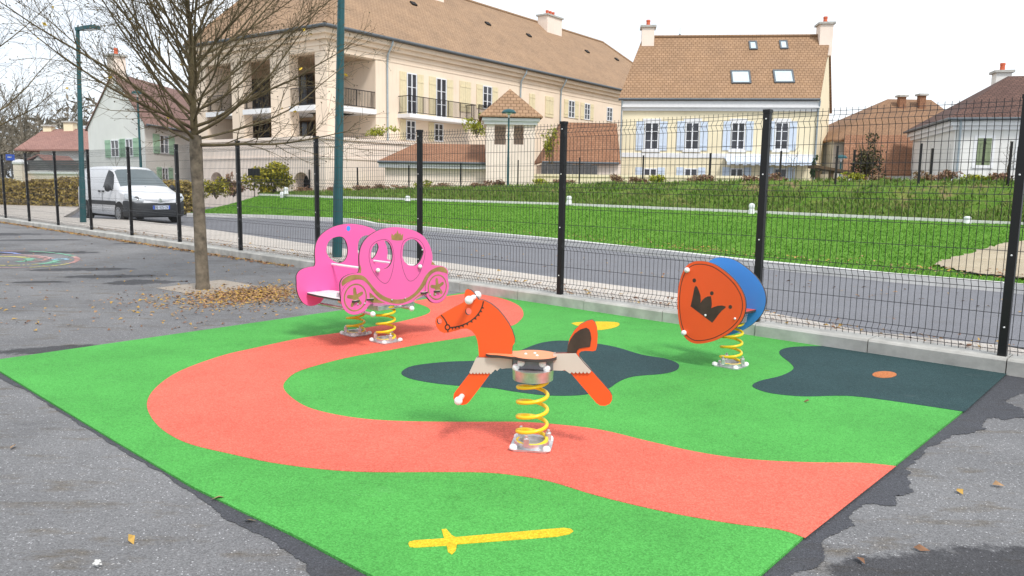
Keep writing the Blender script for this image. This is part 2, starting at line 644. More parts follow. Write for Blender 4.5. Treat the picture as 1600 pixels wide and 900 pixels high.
# ================================================================== GROUND
RUB = [(-24, 567), (735, 457), (1575, 583), (957, 1098)]
rub = [G(*q) for q in RUB]
B_, C_ = rub[1], rub[2]
_kp = np.array([tuple(G(*q)[:2]) for q in ((735, 457), (860, 476), (1218, 540), (1575, 584), (308, 395), (460, 416))])
_kc = _kp.mean(axis=0)
_kd = np.linalg.svd(_kp - _kc)[2][0]
UK = Vector((_kd[0], _kd[1], 0))
if UK.x > 0:
    UK = -UK                                       # along the kerb, to the far left
UK.normalize()
NK = Vector((UK.y, -UK.x, 0))
if NK.dot(B_) < 0:
    NK = -NK                                      # away from the playground
K0 = Vector((_kc[0], _kc[1], 0))


def K(a, n=0.0, z=0.0):
    p = K0 + UK * a + NK * n
    return Vector((p.x, p.y, z))


def P2(pts, z=0.0):
    return [tuple(G(x, y, z)[:2]) for x, y in pts]


MB().sheet([(-700, -60), (700, -60), (700, 1500), (-700, 1500)], -.75).build('ground', M['field'], kind='structure')
a_ = [K(-40, 0), K(60, 0)]
MB().sheet([a_[0][:2], a_[1][:2], (-70, 20), (-60, -25), (30, -25)], 0, skirt=.3).build('playground_asphalt', M['asphalt'], kind='structure')
# road under everything between the pavement and the lawn
MB().sheet([K(-40, .1)[:2], K(60, .1)[:2], (K(60, 0) + Vector((20, 22, 0)))[:2], (K(-40, 0) + Vector((30, 32, 0)))[:2]], -.005, skirt=.3).build('road', M['road'], kind='structure')
pv = P2([(1900, 597), (1557, 537), (1351, 516), (1198, 486), (1052, 456), (865, 432), (696, 409), (460, 377), (287, 352), (200, 343), (98, 339), (118, 328), (126, 322), (-200, 312)], .13)
MB().sheet([K(60, .24)[:2], K((C_ - K0).dot(UK) - 6, .24)[:2]] + pv, .122, skirt=.4).build('pavement', M['pave'], kind='structure')
MB().sheet(P2([(130, 323), (-250, 313), (-250, 305), (130, 313)], .10), .10, skirt=.3).build('verge', M['lawn'], kind='structure')

# kerb: concrete blocks a metre long, joints a few millimetres wide
kb = MB()
a = (C_ - K0).dot(UK) - 4.0
i = 0
prof = [(0, -.1), (0, .112), (.016, .128), (.25, .13), (.25, -.1)]
while a < 60:
    w = 1.0
    dz = random.uniform(-.003, .003)
    dn = random.uniform(-.004, .004)
    vs = [K(a + e, n + dn, z + dz) for e in (.004, w - .004) for n, z in prof]
    kb.add(vs, [(0, 1, 6, 5), (1, 2, 7, 6), (2, 3, 8, 7), (3, 4, 9, 8), (4, 0, 5, 9), (0, 4, 3, 2, 1), (5, 6, 7, 8, 9)])
    a += w
kb.build('kerb', M['kerb'], kind='structure')
MB().frame(K((C_ - K0).dot(UK) - 4, .02, -.1), UK * 66, NK * .2, Vector((0, 0, .205))).build('kerb_joint', M['brown'], kind='structure')


def jag(pts, amp, n):
    o = []
    for (x0, y0), (x1, y1) in zip(pts, pts[1:]):
        for k in range(n):
            t = k / n
            o.append((x0 + (x1 - x0) * t + random.uniform(-amp, amp), y0 + (y1 - y0) * t + random.uniform(-amp, amp) * .45))
    return o + [pts[-1]]


def sweep(pts, w, z0, z1, closed=False):
    """wall-like strip along a polyline, w to its left"""
    m = MB()
    P = [Vector((p[0], p[1], 0)) for p in pts]
    R = []
    for i, p in enumerate(P):
        t = (P[min(i + 1, len(P) - 1)] - P[max(i - 1, 0)]).normalized()
        R.append(p + Vector((-t.y, t.x, 0)) * w)
    vs = []
    for p, r in zip(P, R):
        vs += [(p.x, p.y, z0), (p.x, p.y, z1), (r.x, r.y, z1), (r.x, r.y, z0)]
    fs = [(0, 1, 2, 3)]
    for i in range(len(P) - 1):
        b = 4 * i
        for k in range(4):
            fs.append((b + k, b + 4 + k, b + 4 + (k + 1) % 4, b + (k + 1) % 4))
    b = 4 * (len(P) - 1)
    fs.append((b + 3, b + 2, b + 1, b))
    return m.add(vs, fs)


lawn_near = [(1900, 474), (1571, 441), (1399, 427), (1160, 404), (1052, 392), (865, 372), (652, 353), (610, 350.5), (590, 348.5), (570, 344), (548, 341.5), (420, 336), (296, 333)]
ln = [tuple(q) for q in P2(lawn_near, .12)]
sweep(ln, .17, -.1, .125).build('lawn_kerb', M['kerbw'], kind='structure')
edge_px = [(405, 305.5), (445, 307), (640, 313), (865, 320), (1180, 333), (1560, 350), (1900, 366)]
edge_D = [34, 33.5, 31, 29, 25.5, 22, 19]
el3 = [W(x, y, D) for (x, y), D in zip(edge_px, edge_D)]
el = [tuple(p[:2]) for p in el3]


def lerp_px(tab, x):
    tab = sorted(tab)
    for a, b in zip(tab, tab[1:]):
        if a[0] <= x <= b[0]:
            t = (x - a[0]) / (b[0] - a[0])
            return [u + (v - u) * t for u, v in zip(a, b)][1:]
    return list(tab[0][1:] if x < tab[0][0] else tab[-1][1:])


edge_tab = [(x, y, D) for (x, y), D in zip(edge_px, edge_D)]
NU, NV = 90, 14
LG = []
for i in range(NU + 1):
    u = i / NU
    xn, xf = 296 + (1900 - 296) * u, 405 + (1900 - 405) * u
    a = G(xn, lerp_px(lawn_near, xn)[0] - .4, .12)
    y_, D_ = lerp_px(edge_tab, xf)
    b = W(xf, y_, D_)
    LG.append([a.lerp(b, k / NV) + Vector((0, 0, .05 * math.sin(PI * k / NV) * -1)) for k in range(NV + 1)])


def lawn_at(u, v):
    i, k = min(int(u * NU), NU - 1), min(int(v * NV), NV - 1)
    fu, fv = u * NU - i, v * NV - k
    return LG[i][k].lerp(LG[i + 1][k], fu).lerp(LG[i][k + 1].lerp(LG[i + 1][k + 1], fu), fv)


def lawn_px(px, py):
    """point of the lawn under a photo pixel"""
    best = None
    for i in range(400):
        D = 8 + i * .1
        p = W(px, py, D)
        a = G(px, lerp_px(lawn_near, px)[0], .12)
        y_, D_ = lerp_px(edge_tab, px)
        z1 = W(px, y_, D_).z
        t = max(0, min(1, (D - a.y) / (D_ - a.y)))
        e = abs(p.z - (.12 + (z1 - .12) * t - .05 * math.sin(PI * t)))
        if best is None or e < best[0]:
            best = (e, p)
    return best[1]


lm_ = MB()
lm_.add([p for r in LG for p in r], [(i * (NV + 1) + k, (i + 1) * (NV + 1) + k, (i + 1) * (NV + 1) + k + 1, i * (NV + 1) + k + 1) for i in range(NU) for k in range(NV)])
lm_.build('lawn', M['lawn'], smooth_deg=60, kind='structure')
em = MB()
for a, b in zip(el3, el3[1:]):
    n_ = Vector((-(b - a).y, (b - a).x, 0)).normalized() * .12
    if n_.y < 0:
        n_ = -n_
    em.frame(a - Vector((0, 0, .25)), b - a, n_, Vector((0, 0, .33)))
em.build('lawn_edging', M['kerbw'], kind='structure')
# bank behind the edging
crest_px = [(405, 304), (445, 303), (640, 297), (865, 288.5), (1180, 282.5), (1560, 282), (1900, 283)]
rows = []
n_sub = 24
ex = smooth([tuple(p) for p in el3], n_sub // 4, False)
cw = []
for (px, py), e in zip(crest_px, el):
    D = e[1] + 3.0
    cw.append(tuple(W(px, py, D)))
cx_ = smooth(cw, n_sub // 4, False)
bm_ = MB()
nr = 9
for j in range(nr + 1):
    t = j / nr
    row = []
    for e, c in zip(ex, cx_):
        st = t * t * (3 - 2 * t) * .65 + t * .35
        x, y = e[0] + (c[0] - e[0]) * t, e[1] + .1 + (c[1] - e[1] - .1) * t
        z = e[2] + (c[2] - e[2]) * st + (random.uniform(-.035, .035) if 0 < j < nr else 0)
        row.append((x, y, z))
    rows.append(row)
rows.append([(c[0] + .5, c[1] + 5, c[2] - .05) for c in cx_])
rows.append([(c[0] + 1, c[1] + 8, -.8) for c in cx_])
nc = len(rows[0])
bm_.add([p for r in rows for p in r], [(j * nc + i, j * nc + i + 1, (j + 1) * nc + i + 1, (j + 1) * nc + i) for j in range(len(rows) - 1) for i in range(nc - 1)])
bm_.build('bank', M['bank'], smooth_deg=60, kind='structure')
SAND = smooth([(1478, 408), (1520, 396), (1570, 383), (1650, 374), (1760, 400), (1760, 452), (1640, 443), (1575, 436), (1510, 428), (1462, 417)], 4)
SAND = jag(SAND + [SAND[0]], 4.5, 3)[:-1]
sq = [lawn_px(min(x, 1890), y) for x, y in SAND]
tri_ = tessellate_polygon([[Vector((p.x, p.y, 0)) for p in sq]])
MB().add([p + Vector((0, 0, .035)) for p in sq], tri_).build('sand_patch', M['sand'], kind='structure')


def crest_at(px):
    """point on the crest of the bank for a photo column"""
    for (x0, y0), (x1, y1), c0, c1 in zip(crest_px, crest_px[1:], cw, cw[1:]):
        if x0 <= px <= x1:
            t = (px - x0) / (x1 - x0)
            D = c0[1] + (c1[1] - c0[1]) * t
            return W(px, y0 + (y1 - y0) * t, D)
    return Vector(cw[-1])


# ------------------------------------------------------------------ rubber safety surface
rub_edge = P2([(-24, 567), (735, 457), (1575, 583), (1507, 643), (1400, 728.5), (1258, 840.5), (1190, 900.5), (957, 1098), (573, 899.5), (460, 840), (380, 803), (300, 763), (190, 698), (80, 631), (0, 582)])
MB().sheet(rub_edge, .012, skirt=.03).build('rubber_surface', M['green'], kind='structure')
red = ([(1400, 728), (1258, 840)] +
       smooth([(1258, 840), (1218, 827), (1141, 817), (1039, 799), (937, 775), (860, 752), (803, 742), (752, 737.5), (675, 737), (573, 737), (497, 732), (420, 721.5), (364, 709.5), (299, 694), (261, 676), (238, 654), (229.5, 630), (243, 606), (280, 580), (345, 556), (400, 543), (471, 528), (532, 519.5), (572, 512), (620, 503.5), (658, 494), (672, 487), (668, 480), (652, 474), (640, 471)], 4, False) +
       [(735, 457.3), (753, 460)] +
       smooth([(753, 460), (784, 466), (810, 477), (818, 490), (812, 501), (796, 510), (741, 524), (691, 532), (660, 537), (607, 547), (540, 559), (471, 578), (448, 593), (443, 606), (456, 621), (481, 636), (522, 647), (573, 654.5), (635, 658), (727, 659), (808, 659), (860, 662), (937, 671), (1013, 689), (1090, 706), (1167, 717), (1259, 722), (1345, 723), (1400, 728)], 4, False)[:-1])
MB().sheet(P2(red, .0142), .0142, skirt=.0022).build('red_path', M['red'], kind='structure')
pond1 = smooth([(627, 583), (637, 574), (660, 569), (700, 565), (741, 563.5), (775, 560), (800, 553), (831, 540), (853, 534), (880, 532), (920, 535), (962, 542), (1003, 554), (1039, 560), (1058, 567), (1061, 573), (1055, 579), (1034, 584), (990, 588), (967, 596), (950, 607), (921, 615), (891, 618), (847, 617), (800, 611), (769, 606), (722, 603), (675, 598), (640, 591)], 4)
MB().sheet(P2(pond1, .0142), .0142, skirt=.0022).build('slate_patch', M['pond'], kind='structure')
pond2 = (smooth([(1294, 540.5), (1243, 541.5), (1221, 546), (1219, 554), (1236, 568), (1239, 577), (1220, 587), (1187, 595), (1175.5, 603), (1192, 611), (1218, 616), (1259, 619), (1320, 618), (1371, 623), (1448, 634), (1507, 643)], 4, False) + [(1574, 583)])
MB().sheet(P2(pond2, .0142), .0142, skirt=.0022).build('slate_corner', M['pond'], kind='structure')
e_ = MB().sheet(P2(ell(1382, 585, 19, 5.2), .0162), .0162, skirt=.002).build('rubber_dot', M['terra'])
tag(e_, 'small terracotta dot set into the dark slate rubber at the corner', 'ground marking')
zs = lambda x, y: (420 + x / 1.957, 440 + y / 1.957)
sw = ([(638, 849)] + [(640, 846), (648, 844), (694, 841)] + [(690, 827), (697, 826), (706, 836), (712, 839)] + [(880, 824.5), (892, 826), (896, 829.5), (890, 834), (870, 838), (714, 850)] + [(712, 860), (706, 866), (700, 862), (698, 852), (650, 855), (640, 854)])
e_ = MB().sheet(P2(sw, .0142), .0142, skirt=.0022).build('sword_inlay', M['yellowr'])
tag(e_, 'long yellow sword with cross guard set into the green rubber in front', 'ground marking')
sw2 = smooth([(893, 505), (920, 502.5), (960, 503), (968, 507), (958, 512), (935, 515.5), (918, 513)], 3)
e_ = MB().sheet(P2(sw2, .0142), .0142, skirt=.0022).build('pointed_inlay', M['yellowr'])
tag(e_, 'small yellow pointed shape in the green rubber behind the horse tail', 'ground marking')

# dark tar joint along the edges of the rubber
t1 = [(1575, 583.5), (1620, 590), (1700, 600), (1700, 612), (1590, 616), (1568, 626), (1606, 640), (1600, 652), (1540, 655), (1537, 672), (1490, 680), (1470, 690), (1430, 716), (1422, 728), (1418, 745), (1424, 768), (1396, 776), (1406, 788), (1352, 788), (1322, 806), (1334, 822), (1285, 842), (1283, 880), (1225, 905), (1170, 960)]
t1w = jag(jag(t1, 5, 4), 2.2, 5) + [(1150, 940), (1190, 900.5), (1258, 840.5), (1400, 728.5), (1507, 643.5)]
MB().sheet(P2(t1w, .003), .003).build('tar_joint', M['tar'], kind='structure')
t2 = [(-20, 572), (0, 588), (90, 640), (180, 700), (250, 738), (330, 790), (352, 812), (420, 842), (466, 872), (480, 880), (487, 925), (560, 980)]
MB().sheet(P2(jag(jag(t2, 3.2, 5), 1.6, 4) + [(640, 935), (573, 899.5), (460, 840), (300, 763), (80, 631), (0, 582)], .003), .003).build('tar_joint_near', M['tar'], kind='structure')
MB().sheet(P2([(243, 450), (345, 437), (402, 446), (318, 463)], .004), .004).build('tree_pit', M['pit'], kind='structure')

# chalk rings on the asphalt
ch = MB()
CH = [(.45, .25, .23), (.18, .4, .28), (.52, .48, .16), (.22, .26, .48), (.48, .3, .29), (.28, .45, .55)]
chm = [plain('chalk %s' % n, c, .9, .3, 25) for n, c in zip(('red', 'green', 'yellow', 'blue', 'pink', 'sky'), CH)]


def ribbon(pts, w, mi):
    q = [G(x, y, .005) for x, y in pts]
    for i in range(len(q) - 1):
        if random.random() < .06:
            continue
        t = (q[i + 1] - q[i]).normalized()
        nn = Vector((-t.y, t.x, 0)) * w * random.uniform(.5, 1)
        ch.quad(q[i] - nn, q[i + 1] - nn, q[i + 1] + nn, q[i] + nn, mi)


def arc(cx, cy, rx, ry, a0, a1, n=26):
    return [(cx + rx * math.cos(math.radians(a0 + (a1 - a0) * k / n)), cy + ry * math.sin(math.radians(a0 + (a1 - a0) * k / n))) for k in range(n + 1)]


for cx, rx, ry, a0, a1, w, mi in ((20, 101, 13, -20, 30, .05, 0), (20, 101, 13, -75, -20, .05, 1), (20, 101, 13, 30, 75, .035, 2), (20, 101, 13, 75, 130, .03, 4),
                                  (20, 101, 13, -130, -80, .04, 0), (10, 80, 9.5, 5, 50, .07, 1), (10, 80, 9.5, 50, 120, .04, 2), (15, 66, 7, -100, -5, .06, 4), (12, 60, 5, -60, 60, .04, 0),
                                  (5, 42, 4.5, -20, 60, .09, 1), (5, 42, 4.5, -120, -25, .07, 2), (0, 45, 11, -130, -50, .08, 3), (15, 92, 9, 30, 60, .04, 1), (95, 10, 1.2, 0, 360, .05, 5)):
    ribbon(arc(cx, 405, rx, ry, a0, a1), w, mi)
o = ch.build('chalk_drawing', chm)
tag(o, 'round scribble of coloured chalk rings drawn on the grey asphalt', 'chalk drawing')

# ================================================================== MESH FENCE
FO = .115
KP_ = Plane(K(0, FO), UK)
FA = [KP_.on(x, y)[0] for x, y in ((1566, 553), (1181, 499), (875, 457), (656, 427), (497, 406), (376, 388), (281, 375), (206, 363), (143, 355), (91, 348), (46, 343), (9, 339))]
print('fence posts', [round(b - a, 2) for a, b in zip(FA, FA[1:])])
FA = [FA[0] - 2.5] + FA + [FA[-1] + 2.5 * k for k in (1, 2, 3)]
a0 = FA[0]
fence = thing('mesh_fence', 'long black welded mesh fence with square posts standing on the concrete kerb', 'fence', K(a0, FO, .13))


def wire_panel(w, h, folds, singles, base, step=.05, r=.0028, rh=.003, o=None, u=None, n=None, ns=3):
    m = MB()
    prof = []
    zz = []
    for f0, f1 in folds:
        prof += [(f0, 0), ((f0 + f1) / 2, -.04), (f1, 0)]
        zz += [(f0, 0), ((f0 + f1) / 2, -.04), (f1, 0)]
    prof = sorted(prof + [(0, 0), (h + .028, 0)])
    zz += [(z, 0) for z in singles]
    k = int(w / step)
    g = (w - k * step) / 2
    at = lambda s, z, d: o + u * s + n * d + Vector((0, 0, base + z))
    for i in range(k + 1):
        s = g + i * step
        m.tube([at(s, z, d) for z, d in prof], r, ns, False)
    for z, d in zz:
        m.tube([at(0, z, d - .005), at(w, z, d - .005)], rh, ns, False)
    return m


FOLDS = [(.03, .12), (.50, .60), (1.16, 1.265), (1.77, 1.865)]
SING = [.31, .79, .97, 1.455, 1.62, 1.9]
for a_, b_ in zip(FA, FA[1:]):
    wire_panel(b_ - a_ - .07, 1.9, FOLDS, SING, .14, o=K(a_ + .035, FO), u=UK, n=NK).build('panel', M['wire'], fence)
pm = MB()
pm.frame(K(a0 - .03, FO - .03, .1), UK * .06, NK * .06, Vector((0, 0, 1.955)))
pst = pm.build('post', M['post'], fence, bevel=.004)
cm = MB()
cm.frame(K(a0 - .034, FO - .034, 2.055), UK * .068, NK * .068, Vector((0, 0, .03)))
cap = cm.build('post_cap', M['post'], pst)
bm2 = MB()
for z in (.35, .9, 1.5, 2.0):
    bm2.lathe([(.007, 0), (.007, .004), (.004, .008)], K(a0, FO - .03, z), 8, -NK)
blts = build_each(bm2, 'bolt', M['white_pl'], pst)
for a_ in FA[1:]:
    q = pst.copy()
    COL.objects.link(q)
    q.location = pst.location + UK * (a_ - a0)
    for cc in [cap] + blts:
        c2 = cc.copy()
        COL.objects.link(c2)
        c2.parent = q

# ================================================================== SPRING TOYS
def spring(parent, c, z0, z1, R=.088, r=.0115, turns=4.7, ph=0.0):
    m = MB()
    pts = []
    n = int(turns * 26)
    for i in range(n + 1):
        t = i / n
        e = .10
        f = 0 if t < e * .8 else (1 if t > 1 - e * .8 else (t - e * .8) / (1 - e * 1.6))
        z = z0 + (z1 - z0) * (f * .985 + t * .015)
        q = ph + 2 * PI * turns * t
        pts.append(Vector((c[0] + R * TS * math.cos(q), c[1] + R * TS * math.sin(q), z)))
    m.tube(pts, r * TS, 10)
    return m.build('spring', M['yellow'], parent, smooth_deg=40)


def base_plate(parent, c, rot, zt=.014):
    m = MB()
    s, k = .122, .03
    poly = [(s, -s + k), (s, s - k), (s - k, s), (-s + k, s), (-s, s - k), (-s, -s + k), (-s + k, -s), (s - k, -s)]
    R = Matrix.Rotation(rot, 3, 'Z')
    w = lambda a, b, d: Vector(c) * 1 + R @ Vector((a * TS, b * TS, 0)) + Vector((0, 0, zt + (d - zt) * TS))
    c = Vector((c[0], c[1], 0))
    m.prism(poly, [], w, zt, zt + .01)
    # low collar that grips the last coil
    m.prism(ell(0, 0, .104, .104, 28), [ell(0, 0, .07, .07, 28)], w, zt + .01, zt + .036)
    o = m.build('base_plate', M['steel'], parent, smooth_deg=35)
    for q in (.3, 2.4, 4.5):
        g = MB()
        p = w(.1 * math.cos(q), .1 * math.sin(q), zt + .05)
        g.frame(p - Vector((.014, .014, .02)), (.028, 0, 0), (0, .028, 0), (0, 0, .045))
        g.tube([p + Vector((0, 0, .02)), p + Vector((0, 0, .04))], .008, 8)
        g.build('clamp', M['steel'], o, bevel=.004)
    b = MB()
    for sx, sy in ((1, 1), (1, -1), (-1, 1), (-1, -1)):
        b.lathe([(.021, 0), (.021, .008), (.017, .017), (.008, .022)], w(sx * .098, sy * .098, zt + .01), 12)
    build_each(b, 'bolt_cap', M['white_pl'], o, smooth_deg=50)
    return o


def bar_with_balls(name, parent, p0, p1, r=.0125, R=.022, mat='white_pl', ends=(1, 1)):
    m = MB()
    p0, p1 = Vector(p0), Vector(p1)
    m.tube([p0, p1], r, 10)
    d = (p1 - p0).normalized()
    for e, p in zip(ends, (p0, p1)):
        if e:
            m.ball(p, R, 14)
    return m.build(name, M[mat], parent, smooth_deg=40)


# ---------------------------------------------------------------- horse
hb = G(836, 701)
PH = Plane(hb, (math.cos(math.radians(8)), -math.sin(math.radians(8))))
za = lambda ox, oy, k: (lambda pts: [PH.on(ox + x / k, oy + y / k) for x, y in pts])
z3 = za(670, 440, 4.5)
z4 = za(780, 480, 3.747)
to = lambda a, b, d: PH.at(a, b, d)
horse = thing('spring_horse', 'orange spring rocker shaped as a bridled horse on a yellow spring', 'spring rocker', (hb.x, hb.y, .016))
head = z3([(355, 545), (354, 500), (350, 450), (343, 410), (328, 370), (303, 342), (270, 327), (235, 330), (190, 343), (150, 354), (112, 359), (80, 345), (58, 316), (49, 282), (54, 254), (75, 238), (110, 217), (180, 178), (246, 144), (254, 122), (254, 85), (261, 58), (276, 50), (298, 58), (318, 76), (334, 98), (352, 124), (392, 130), (440, 154), (490, 195), (530, 243), (562, 290), (588, 340), (606, 398), (605, 428), (590, 450), (586, 480), (586, 535), (586, 590), (450, 590)] +
          [(440, 637), (360, 745), (285, 843), (268, 857), (240, 864), (208, 860), (186, 843), (176, 815), (180, 785), (195, 762), (290, 640), (320, 590)])
holes = [z3(ell(78, 276, 18, 21)), z3(ell(281, 208, 22, 25))]
m = MB().prism(head, holes, to, -.011, .011, 0, 1)
hp = m.build('front_panel', [M['orange'], M['edge']], horse, bevel=.0012)
# bridle lines
bm3 = MB()


def strip(pl, pts, w, d0, d1, closed=False):
    """thin raised line along plane points"""
    n = len(pts)
    P = [np.array(p) for p in pts]
    L, R = [], []
    for i in range(n):
        if closed:
            t = P[(i + 1) % n] - P[i - 1]
        else:
            t = P[min(i + 1, n - 1)] - P[max(i - 1, 0)]
        t = t / (np.linalg.norm(t) + 1e-9)
        nn = np.array((-t[1], t[0])) * w / 2
        L.append(P[i] + nn)
        R.append(P[i] - nn)
    m = MB()
    for i in range(n if closed else n - 1):
        j = (i + 1) % n
        m.prism([L[i], L[j], R[j], R[i]], [], lambda a, b, d: pl.at(a, b, d), d0, d1)
    return m


def absorb(a, b):
    off = len(a.v)
    a.v += b.v
    a.f += [tuple(i + off for i in f) for f in b.f]
    a.m += b.m


cheek = smooth(z3([(388, 135), (376, 178), (348, 228), (300, 272), (240, 303), (190, 316), (152, 321)]), 6, False)
absorb(bm3, strip(PH, cheek, .0062, .0111, .0125))
for i in range(5, len(cheek) - 4, 3):
    p, q = np.array(cheek[i]), np.array(cheek[min(i + 2, len(cheek) - 1)])
    t = (q - p)
    nn = np.array((-t[1], t[0]))
    nn = nn / np.linalg.norm(nn) * .014
    if nn[1] > 0:
        nn = -nn
    bm3.prism([p, q, (p + q) / 2 + nn], [], to, .0112, .0122)
absorb(bm3, strip(PH, smooth(z3([(90, 232), (112, 258), (128, 286), (133, 303)]), 4, False), .006, .0111, .0125))
absorb(bm3, strip(PH, z3([(137, 336), (139, 353)]), .006, .0111, .0125))
absorb(bm3, strip(PH, z3(ell(135, 318, 16, 18, 18)), .006, .0111, .0125, True))
bm3.build('bridle', M['brown'], hp)
p1 = PH.on(670 + 318 / 4.5, 440 + 108 / 4.5)
bar_with_balls('handlebar', horse, PH.at(p1[0] - .004, p1[1], .115), PH.at(p1[0] + .004, p1[1], -.07), .014, .022)
p2_ = PH.on(670 + 236 / 4.5, 440 + 802 / 4.5)
bar_with_balls('footrest', horse, PH.at(*p2_, .1), PH.at(*p2_, -.1), .0145, .022)
# rear panel: hind leg, back, tail
rear = z4([(330, 266), (398, 264), (402, 225), (415, 178), (440, 135), (475, 100), (515, 78), (545, 72), (560, 84), (572, 118), (577, 165), (573, 225), (566, 250), (548, 255), (505, 252), (480, 256), (468, 268), (470, 290), (495, 325), (540, 368), (600, 435), (648, 490), (661, 515), (661, 540), (648, 562), (620, 574), (592, 572), (570, 558), (490, 465), (410, 372), (330, 362)])
m = MB().prism(rear, [], to, -.011, .011, 0, 1)
rp_ = m.build('rear_panel', [M['orange'], M['edge']], horse, bevel=.0012)
inl = z4([(398, 262), (403, 222), (418, 185), (442, 152), (475, 128), (511, 117), (528, 128), (536, 150), (540, 180), (533, 228), (500, 233), (470, 238), (458, 250), (455, 264)])
for sg in (1, -1):
    m = MB().prism(inl, [], to, sg * .0112, sg * .0155)
    m.build('tail_inlay', M['brown'], rp_)
    sc1 = []
    for k in range(7):
        for t_ in (0, .2, .5, .8):
            sc1.append((450 - 22.5 * (k + t_), 631 + (0 if t_ == 0 else 13 if t_ == .5 else 10)))
    saddle_f = z3([(338, 528), (590, 533), (590, 602), (545, 604), (520, 608), (505, 603), (485, 622), (470, 612), (455, 632)] + sc1 + [(290, 633)])
    m = MB().prism(saddle_f, [], to, sg * .0115, sg * .0185, 0, 1)
    m.build('saddle_flap', [M['beige'], M['edge']], horse)
    sc2 = []
    for k in range(6):
        for t_ in (0, .2, .5, .8):
            sc2.append((537 - 22 * (k + t_), 371 + (0 if t_ == 0 else 11 if t_ == .5 else 8)))
    saddle_r = z4([(318, 266), (450, 264), (497, 322), (541, 369)] + sc2 + [(395, 368), (385, 362), (370, 366), (318, 364)])
    m = MB().prism(saddle_r, [], to, sg * .0165 if sg > 0 else sg * .0115, sg * .0225 if sg > 0 else sg * .0185, 0, 1)
    m.build('saddle_flap', [M['beige'], M['edge']], horse)
sx, sz = PH.on(780 + 205 / 3.747, 480 + 290 / 3.747)
SZ = sz - .004
hz = lambda a, b, d: PH.at(sx + a * TS, SZ + d * TS, b * TS)
m = MB().prism(ell(0, 0, .137, .125, 40), [], hz, 0, .018, 0, 1)
for sg in (1, -1):
    m.prism(smooth([(-.268, sg * .014), (-.262, sg * .05), (-.2, sg * .058), (-.1, sg * .085), (-.06, sg * .05), (-.06, sg * .014)], 3), [], hz, .0012, .0168, 0, 1)
seat = m.build('seat', [M['seat_or'], M['edge']], horse, bevel=.002)
b = MB()
for q in ((.02, .03), (.0, -.03), (-.05, 0.0)):
    b.lathe([(.008, 0), (.008, .003), (.004, .006)], hz(q[0], q[1], .018), 10)
build_each(b, 'seat_bolt', M['white_pl'], seat)
m = MB()
m.frame(hz(-.115, .052, -.062), PH.u * .23 * TS, PH.n * -.104 * TS, Vector((0, 0, .0615 * TS)))
cl = m.build('seat_clamp', M['greymet'], horse, bevel=.004)
b = MB()
for a_, z_ in ((-.07, -.022), (.055, -.022), (-.1, -.05), (.08, -.05)):
    b.lathe([(.019, 0), (.019, .008), (.014, .016), (.006, .02)], hz(a_, .052, z_), 12, PH.n)
build_each(b, 'bolt_cap', M['white_pl'], cl, smooth_deg=50)
m = MB()
hc = hz(-.005, 0, 0)
m.lathe([(a * TS, b * TS) for a, b in [(.112, -.13), (.118, -.128), (.121, -.075), (.124, -.068), (.124, -.063), (.1, -.063)]], Vector((hc.x, hc.y, SZ)), 32)
m.build('spring_cup', M['steel'], horse, smooth_deg=40)
spring(horse, (hc.x, hc.y), .04, SZ - .132 * TS, ph=2.6, turns=5.0)
base_plate(horse, (hc.x, hc.y), math.radians(-8), .016)

# ---------------------------------------------------------------- carriage
s1, s2 = G(556, 525), G(603, 536)
cn = (s2 - s1)
cn.z = 0
SEPS = cn.length
cn.normalize()                         # towards the viewer-right
cu = Vector((-cn.y, cn.x, 0))
if cu.x < 0:
    cu = -cu
CF = Plane(s2 + cn * .09, cu)
CR = Plane(s1 - cn * .11, cu)
SEP = SEPS + .20
mid = (s1 + s2) / 2
car = thing('spring_carriage', 'pink two sided princess carriage rocker standing on two yellow springs', 'spring rocker', (mid.x, mid.y, .016))
zc = lambda pts: [CF.on(420 + x / 3.75, 320 + y / 3.75) for x, y in pts]
# the round wheels at either end of the panel
body = smooth(zc([(416, 470), (418, 452), (432, 428), (462, 410), (500, 400), (522, 396), (529, 370), (527, 300), (540, 240), (575, 190), (640, 149), (720, 131), (790, 136), (860, 156), (910, 191), (940, 240), (956, 300), (953, 345), (968, 354), (1005, 357), (1035, 370), (1048, 392), (1044, 415), (1049, 450), (1046, 500), (1030, 545), (1003, 570), (972, 577), (944, 566), (924, 542), (905, 530), (870, 548), (835, 570), (790, 584), (745, 589), (700, 583), (650, 578), (600, 578), (582, 590), (560, 620), (525, 640), (485, 643), (452, 622), (430, 585), (418, 540), (417, 500)]), 3)
win_l = smooth(zc([(594, 292), (603, 252), (625, 225), (655, 212), (685, 211), (708, 232), (721, 275), (720, 322), (704, 358), (675, 375), (645, 368), (615, 345), (598, 318)]), 3)
win_r = smooth(zc([(780, 285), (786, 240), (803, 214), (828, 202), (853, 204), (880, 228), (903, 268), (897, 300), (880, 335), (855, 355), (825, 357), (798, 340), (783, 315)]), 3)
cf3 = lambda a, b, d: CF.at(a, b, d)
pf = MB().prism(body, [win_l, win_r], cf3, -.008, .008, 0, 1).build('side_panel', [M['pink'], M['edge']], car, bevel=.001)
cr3 = lambda a, b, d: CR.at(a, b, d)
